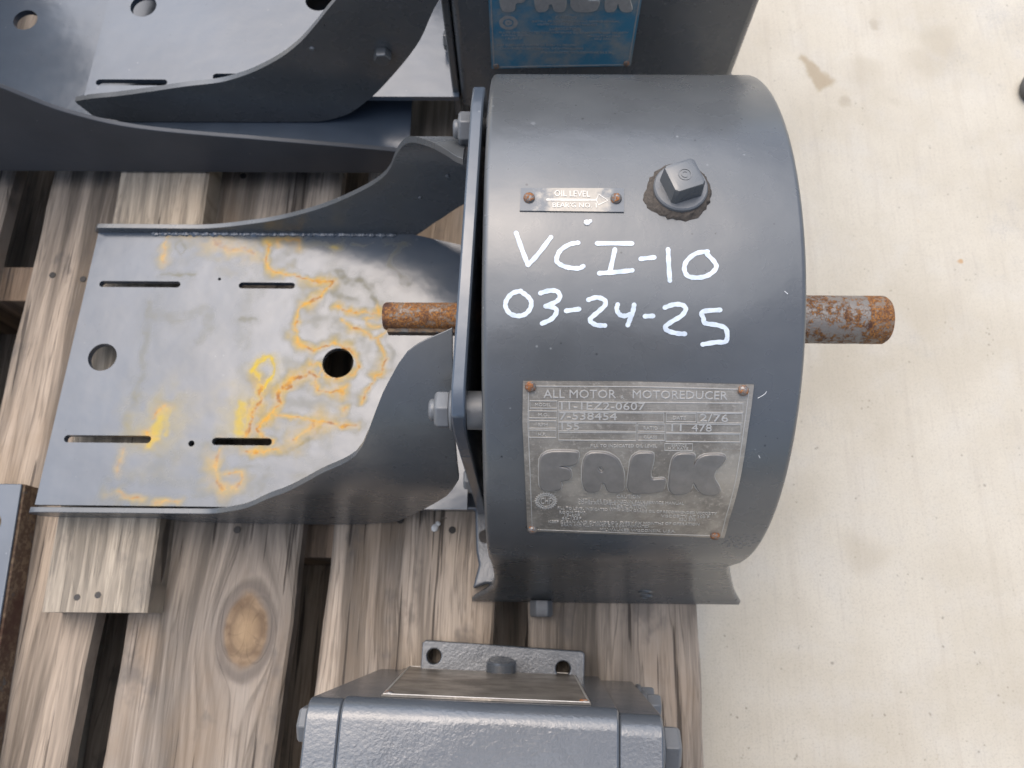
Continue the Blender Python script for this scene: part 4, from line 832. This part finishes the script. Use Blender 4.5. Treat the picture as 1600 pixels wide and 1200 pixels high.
# ------------------------------------------------------------------ third reducer, turned round, only its bracket in view
third = thing('motor_bracket', 'dark grey motor bracket with long curved side, under the rear bracket at upper left', 'motor bracket', (-.35, .5, 0))
TB = .408
t_top = [(-.56, .28), (-.50, .222), (-.455, .184), (-.42, .153), (-.391, .126), (-.352, .106), (-.317, .0972), (-.237, .0857), (-.160, .075), (-.116, .0682), (-.1085, .066)]
t_bot = [(-.56, .034), (-.1085, .033)]
side_wall('bracket_side', (-.56, -.1085), t_bot, t_top, wall_section(TB, -1), .0042, third, 'paint_matt', 60, 14)
me = plate_mesh('motor_plate', lambda v: -.62, -.1075, lambda x: TB + .002, lambda x: .592, .049, .055, 10, 6, [circ(-.4925, .5643, .0118), circ(-.30, .50, .012)])
link('motor_plate', me, 'paint_plate', third, smooth=30)
lip = MB(); lip.box(-.62, -.1085, .592, .598, .040, .0575); lip.build('back_rim', 'rust_end', third, bevel=.0008)
hb = MB(); hb.lathe([(0, .14), (.003, .143), (.16, .143), (.163, .14)], (-.74, .53, .1435), (1, 0, 0), 48); hb.build('housing', 'paint', third)
hf = MB(); hf.box(-.75, -.565, .40, .66, .0008, .02); hf.build('base_plate', 'paint', third, bevel=.002)
ad = MB(); ad.box(-.571, -.562, .40, .70, .021, .30); ad.build('adapter_plate', 'paint', third, bevel=.0015)

# ------------------------------------------------------------------ small gearbox at the front
gb = thing('gearbox', 'glossy grey box-shaped gearbox at the bottom edge with a two-hole foot', 'gearbox', (-.02, -.12, 0))
ZT = .236
def gb_ring(x0, x1, xb0, xb1, front, back, zt, zb, r):
    """box body with a rounded shoulder along the back edge; x widths at top and at bottom"""
    prof = [(back + .0045, zb)] + [(back - r + r * math.cos(R(a)), zt - r + r * math.sin(R(a))) for a in range(0, 91, 15)] + [(front + r - r * math.sin(R(a)), zt - r + r * math.cos(R(a))) for a in range(0, 91, 15)] + [(front, zb)]
    n = len(prof); vs = []
    for a, b in ((x0, xb0), (x1, xb1)):
        for y, z in prof: vs.append((a + (b - a) * (zt - z) / (zt - zb), y, z))
    return MB().add(vs, [tuple(range(n)), tuple(range(n, 2 * n))[::-1]] + [(i, (i + 1) % n, (i + 1) % n + n, i + n) for i in range(n)])
gb_ring(-.0965, .0490, -.0965, .0600, -.235, -.0375, ZT, .012, .011).build('housing', 'paint_cast', gb, smooth=40, bevel=.0012)
gb_ring(-.1150, -.0967, -.1150, -.0967, -.233, -.0388, ZT - .001, .014, .011).build('end_cover', 'paint_cast', gb, smooth=40, bevel=.0012)
gb_ring(.0492, .0722, .0602, .0860, -.233, -.0400, ZT - .001, .014, .011).build('end_cover', 'paint_cast', gb, smooth=40, bevel=.0012)
for p, d in (((-.1150, -.0560, .192), -1), ((-.1150, -.205, .192), -1), ((.0752, -.0600, .190), 1), ((.0752, -.205, .190), 1), ((.0800, -.0455, .10), 1), ((.0835, -.0440, .05), 1)):
    b = MB(); r_ = .0105 if d < 0 else .0122
    if p[2] < .15: r_ = .008
    hex_bolt(b, p, (d, 0, 0), r_, .0095, .45, (r_ * 1.1, .0035)); b.build('bolt', 'paint_bolt', gb, bevel=.0006)
me = curve_mesh([[(-.0775, .2245), (.0355, .2210), (.0405, .012), (-.0925, .012)]], .0012)
for v in me.vertices: v.co = (v.co.x, -.0375 + .0008 + v.co.z + .0045 * (.225 - v.co.y) / .213, v.co.y)
np_ = link('rating_plate', me, 'brass', gb, smooth=0)
tx = MB()
fr = ribbon(resample([(-.0765, .2233), (.0345, .2199), (.0392, .014), (-.0912, .014)], .01), .0008, lambda u, v, h: (u, -.0375 + h + .0045 * (.225 - v) / .213, v), .0012, .0018, True); tx.add(fr.v, fr.f); tx.build('plate_edge', 'etch_line', np_, smooth=0)
for x, z in ((-.074, .2205), (.032, .2170)):
    b = MB(); b.lathe([(0, .0028), (.0012, .0025), (.002, .0012)], (x, -.0363, z), (0, 1, 0), 14); b.build('rivet', 'rivet', np_)
me = curve_mesh([[(-.0800, -.0395), (-.0800, -.0135), (-.0785, -.0120), (.0445, -.0152), (.0458, -.0165), (.0458, -.0395)], circ(-.0712, -.0228, .0066, 24), circ(.0301, -.0279, .0068, 24)], .024, .001, 2)
for v in me.vertices: v.co.z += .0145
link('foot', me, 'paint_cast', gb, smooth=40)
bs = MB(); bs.lathe([(0, .0115), (.012, .0115), (.0135, .010)], (-.018, -.036, .034), (0, 1, .25), 28); bs.build('boss', 'paint_cast', gb)

gb.rotation_euler = (0, 0, R(-1.6))

# ------------------------------------------------------------------ steel plate at the left edge
sp_ = thing('steel_base', 'grey steel base plate with a rusty side at the left edge of the pallet', 'steel plate', (-.47, .03, 0))
mb = MB(); mb.prism([(-.56, -.20), (-.4075, -.20), (-.4210, .1115), (-.56, .1115)], .0008, .0235)
o = link('base', mb.mesh('base'), 'rust_side', sp_, bevel=.001)
mb = MB(); mb.prism([(-.56, -.20), (-.4095, -.20), (-.4225, .1112), (-.56, .1112)], .0236, .0262)
link('painted_top', mb.mesh('painted_top'), 'paint_plate', sp_, bevel=.0008)
mb = MB(); mb.lathe([(0, .0095), (.0006, .0090)], (-.4425, .078, .0262), (0, 0, 1), 18); mb.build('rusted_hole', 'rust_side', sp_)

# ------------------------------------------------------------------ the photographer bending over the pallet (out of the frame)
def photographer():
    root = thing('person', 'person in dark clothes standing at the pallet and bending over it with a phone', 'person', (.03, -.62, GZ))
    me = bpy.data.meshes.new('body')
    J = [((.03, -.56, .80), .135), ((.03, -.52, 1.00), .130), ((.03, -.44, 1.20), .150), ((.03, -.38, 1.32), .090), ((.03, -.345, 1.40), .058), ((.03, -.30, 1.50), .095), ((.03, -.275, 1.57), .080),
         ((-.15, -.40, 1.28), .070), ((-.24, -.36, 1.03), .050), ((-.115, -.11, .76), .034), ((-.085, -.050, .703), .028),
         ((.21, -.40, 1.28), .070), ((.30, -.36, 1.03), .050), ((.150, -.11, .76), .034), ((.112, -.050, .703), .028),
         ((-.07, -.575, .72), .095), ((-.09, -.60, .33), .065), ((-.10, -.64, -.05), .045), ((-.11, -.56, -.095), .040),
         ((.13, -.575, .72), .095), ((.15, -.60, .33), .065), ((.16, -.64, -.05), .045), ((.17, -.56, -.095), .040)]
    J = [((p[0], p[1] - (0 if k in (9, 10, 13, 14) else .06 if k in (8, 12) else .13), p[2]), r) for k, (p, r) in enumerate(J)]
    E = [(0, 1), (1, 2), (2, 3), (3, 4), (4, 5), (5, 6), (2, 7), (7, 8), (8, 9), (9, 10), (2, 11), (11, 12), (12, 13), (13, 14), (0, 15), (15, 16), (16, 17), (17, 18), (0, 19), (19, 20), (20, 21), (21, 22)]
    def fingers(base, sx):
        for k in range(4):
            a = Vector(base) + Vector((sx * -.004, .012, .022 - k * .014)); b = a + Vector((-sx * .030, .014, .004)); c = b + Vector((-sx * (.018 - .003 * abs(k - 1)), -.004, .0))
            i = len(J); J.append((tuple(a), .010)); J.append((tuple(b), .009)); J.append((tuple(c), .008)); E.extend([(10 if sx < 0 else 14, i), (i, i + 1), (i + 1, i + 2)])
        a = Vector(base) + Vector((0, -.02, .02)); b = a + Vector((-sx * .03, -.008, .016)); i = len(J); J.append((tuple(a), .012)); J.append((tuple(b), .010)); E.extend([(10 if sx < 0 else 14, i), (i, i + 1)])
    fingers(J[10][0], -1); fingers(J[14][0], 1)
    L = root.location
    me.from_pydata([tuple(Vector(p) - L) for p, r in J], E, [])
    o = bpy.data.objects.new('body', me); COL.objects.link(o); o.parent = root
    sk = o.modifiers.new('skin', 'SKIN'); sk.use_smooth_shade = True
    for i, (p, r) in enumerate(J): me.skin_vertices[0].data[i].radius = (r, r)
    me.skin_vertices[0].data[0].use_root = True
    o.modifiers.new('sub', 'SUBSURF').levels = 1
    me2 = bpy.data.meshes.new_from_object(o.evaluated_get(bpy.context.evaluated_depsgraph_get())); bpy.data.objects.remove(o)
    skin = plain('skin_tone', (.42, .26, .19), .55); shirt = plain('navy_work_shirt', (.030, .034, .045), .85, bump=.3); jeans = plain('dark_work_trousers', (.035, .036, .040), .9, bump=.3); boot = plain('brown_boots', (.05, .035, .025), .6)
    for m_ in (skin, shirt, jeans, boot): me2.materials.append(m_)
    for p in me2.polygons:
        c = p.center + L; i = 1
        if c.z < .86: i = 2
        if c.z < -.02: i = 3
        if c.z > 1.385 or (c.y > -.16 and c.z > .5): i = 0
        p.material_index = i; p.use_smooth = True
    b = bpy.data.objects.new('body', me2); COL.objects.link(b); b.parent = root
    hair = MB(); lumps(hair, (.03, -.435, 1.575), .108, 2, .85, 10); hair.build('hair', plain('dark_hair', (.02, .015, .012), .7), root)
    nose = MB(); lumps(nose, (.03, -.32, 1.515), .018, 3, 1.2, 6); nose.build('nose', skin, root)
    for s_ in (-1, 1):
        e_ = MB(); lumps(e_, (.03 + s_ * .034, -.333, 1.545), .012, 4, 1, 6); e_.build('eye', plain('eye_white', (.6, .6, .58), .3), root)
        e_ = MB(); lumps(e_, (.03 + s_ * .098, -.43, 1.52), .024, 7, 1.4, 6); e_.build('ear', skin, root)
    mo = MB(); mo.box(.008, .052, -.3355, -.326, 1.463, 1.471); mo.build('mouth', plain('lips', (.32, .13, .11), .5), root, bevel=.002)
    ph_ = thing('phone', 'black phone held over the pallet by the person', 'phone', CAM)
    q = MB(); q.box(-.062, .088, -.058, .018, .007, .015)
    me3 = q.mesh('phone_body'); rot = Matrix((RIGHT, UPV, -FWD)).transposed().to_4x4(); me3.transform(Matrix.Translation(CAM) @ rot)
    link('phone_body', me3, plain('black_phone_glass', (.012, .012, .013), .25), ph_, bevel=.003)
photographer()
for o in COL.objects:
    if o.parent and 'category' in o.keys(): del o['category']
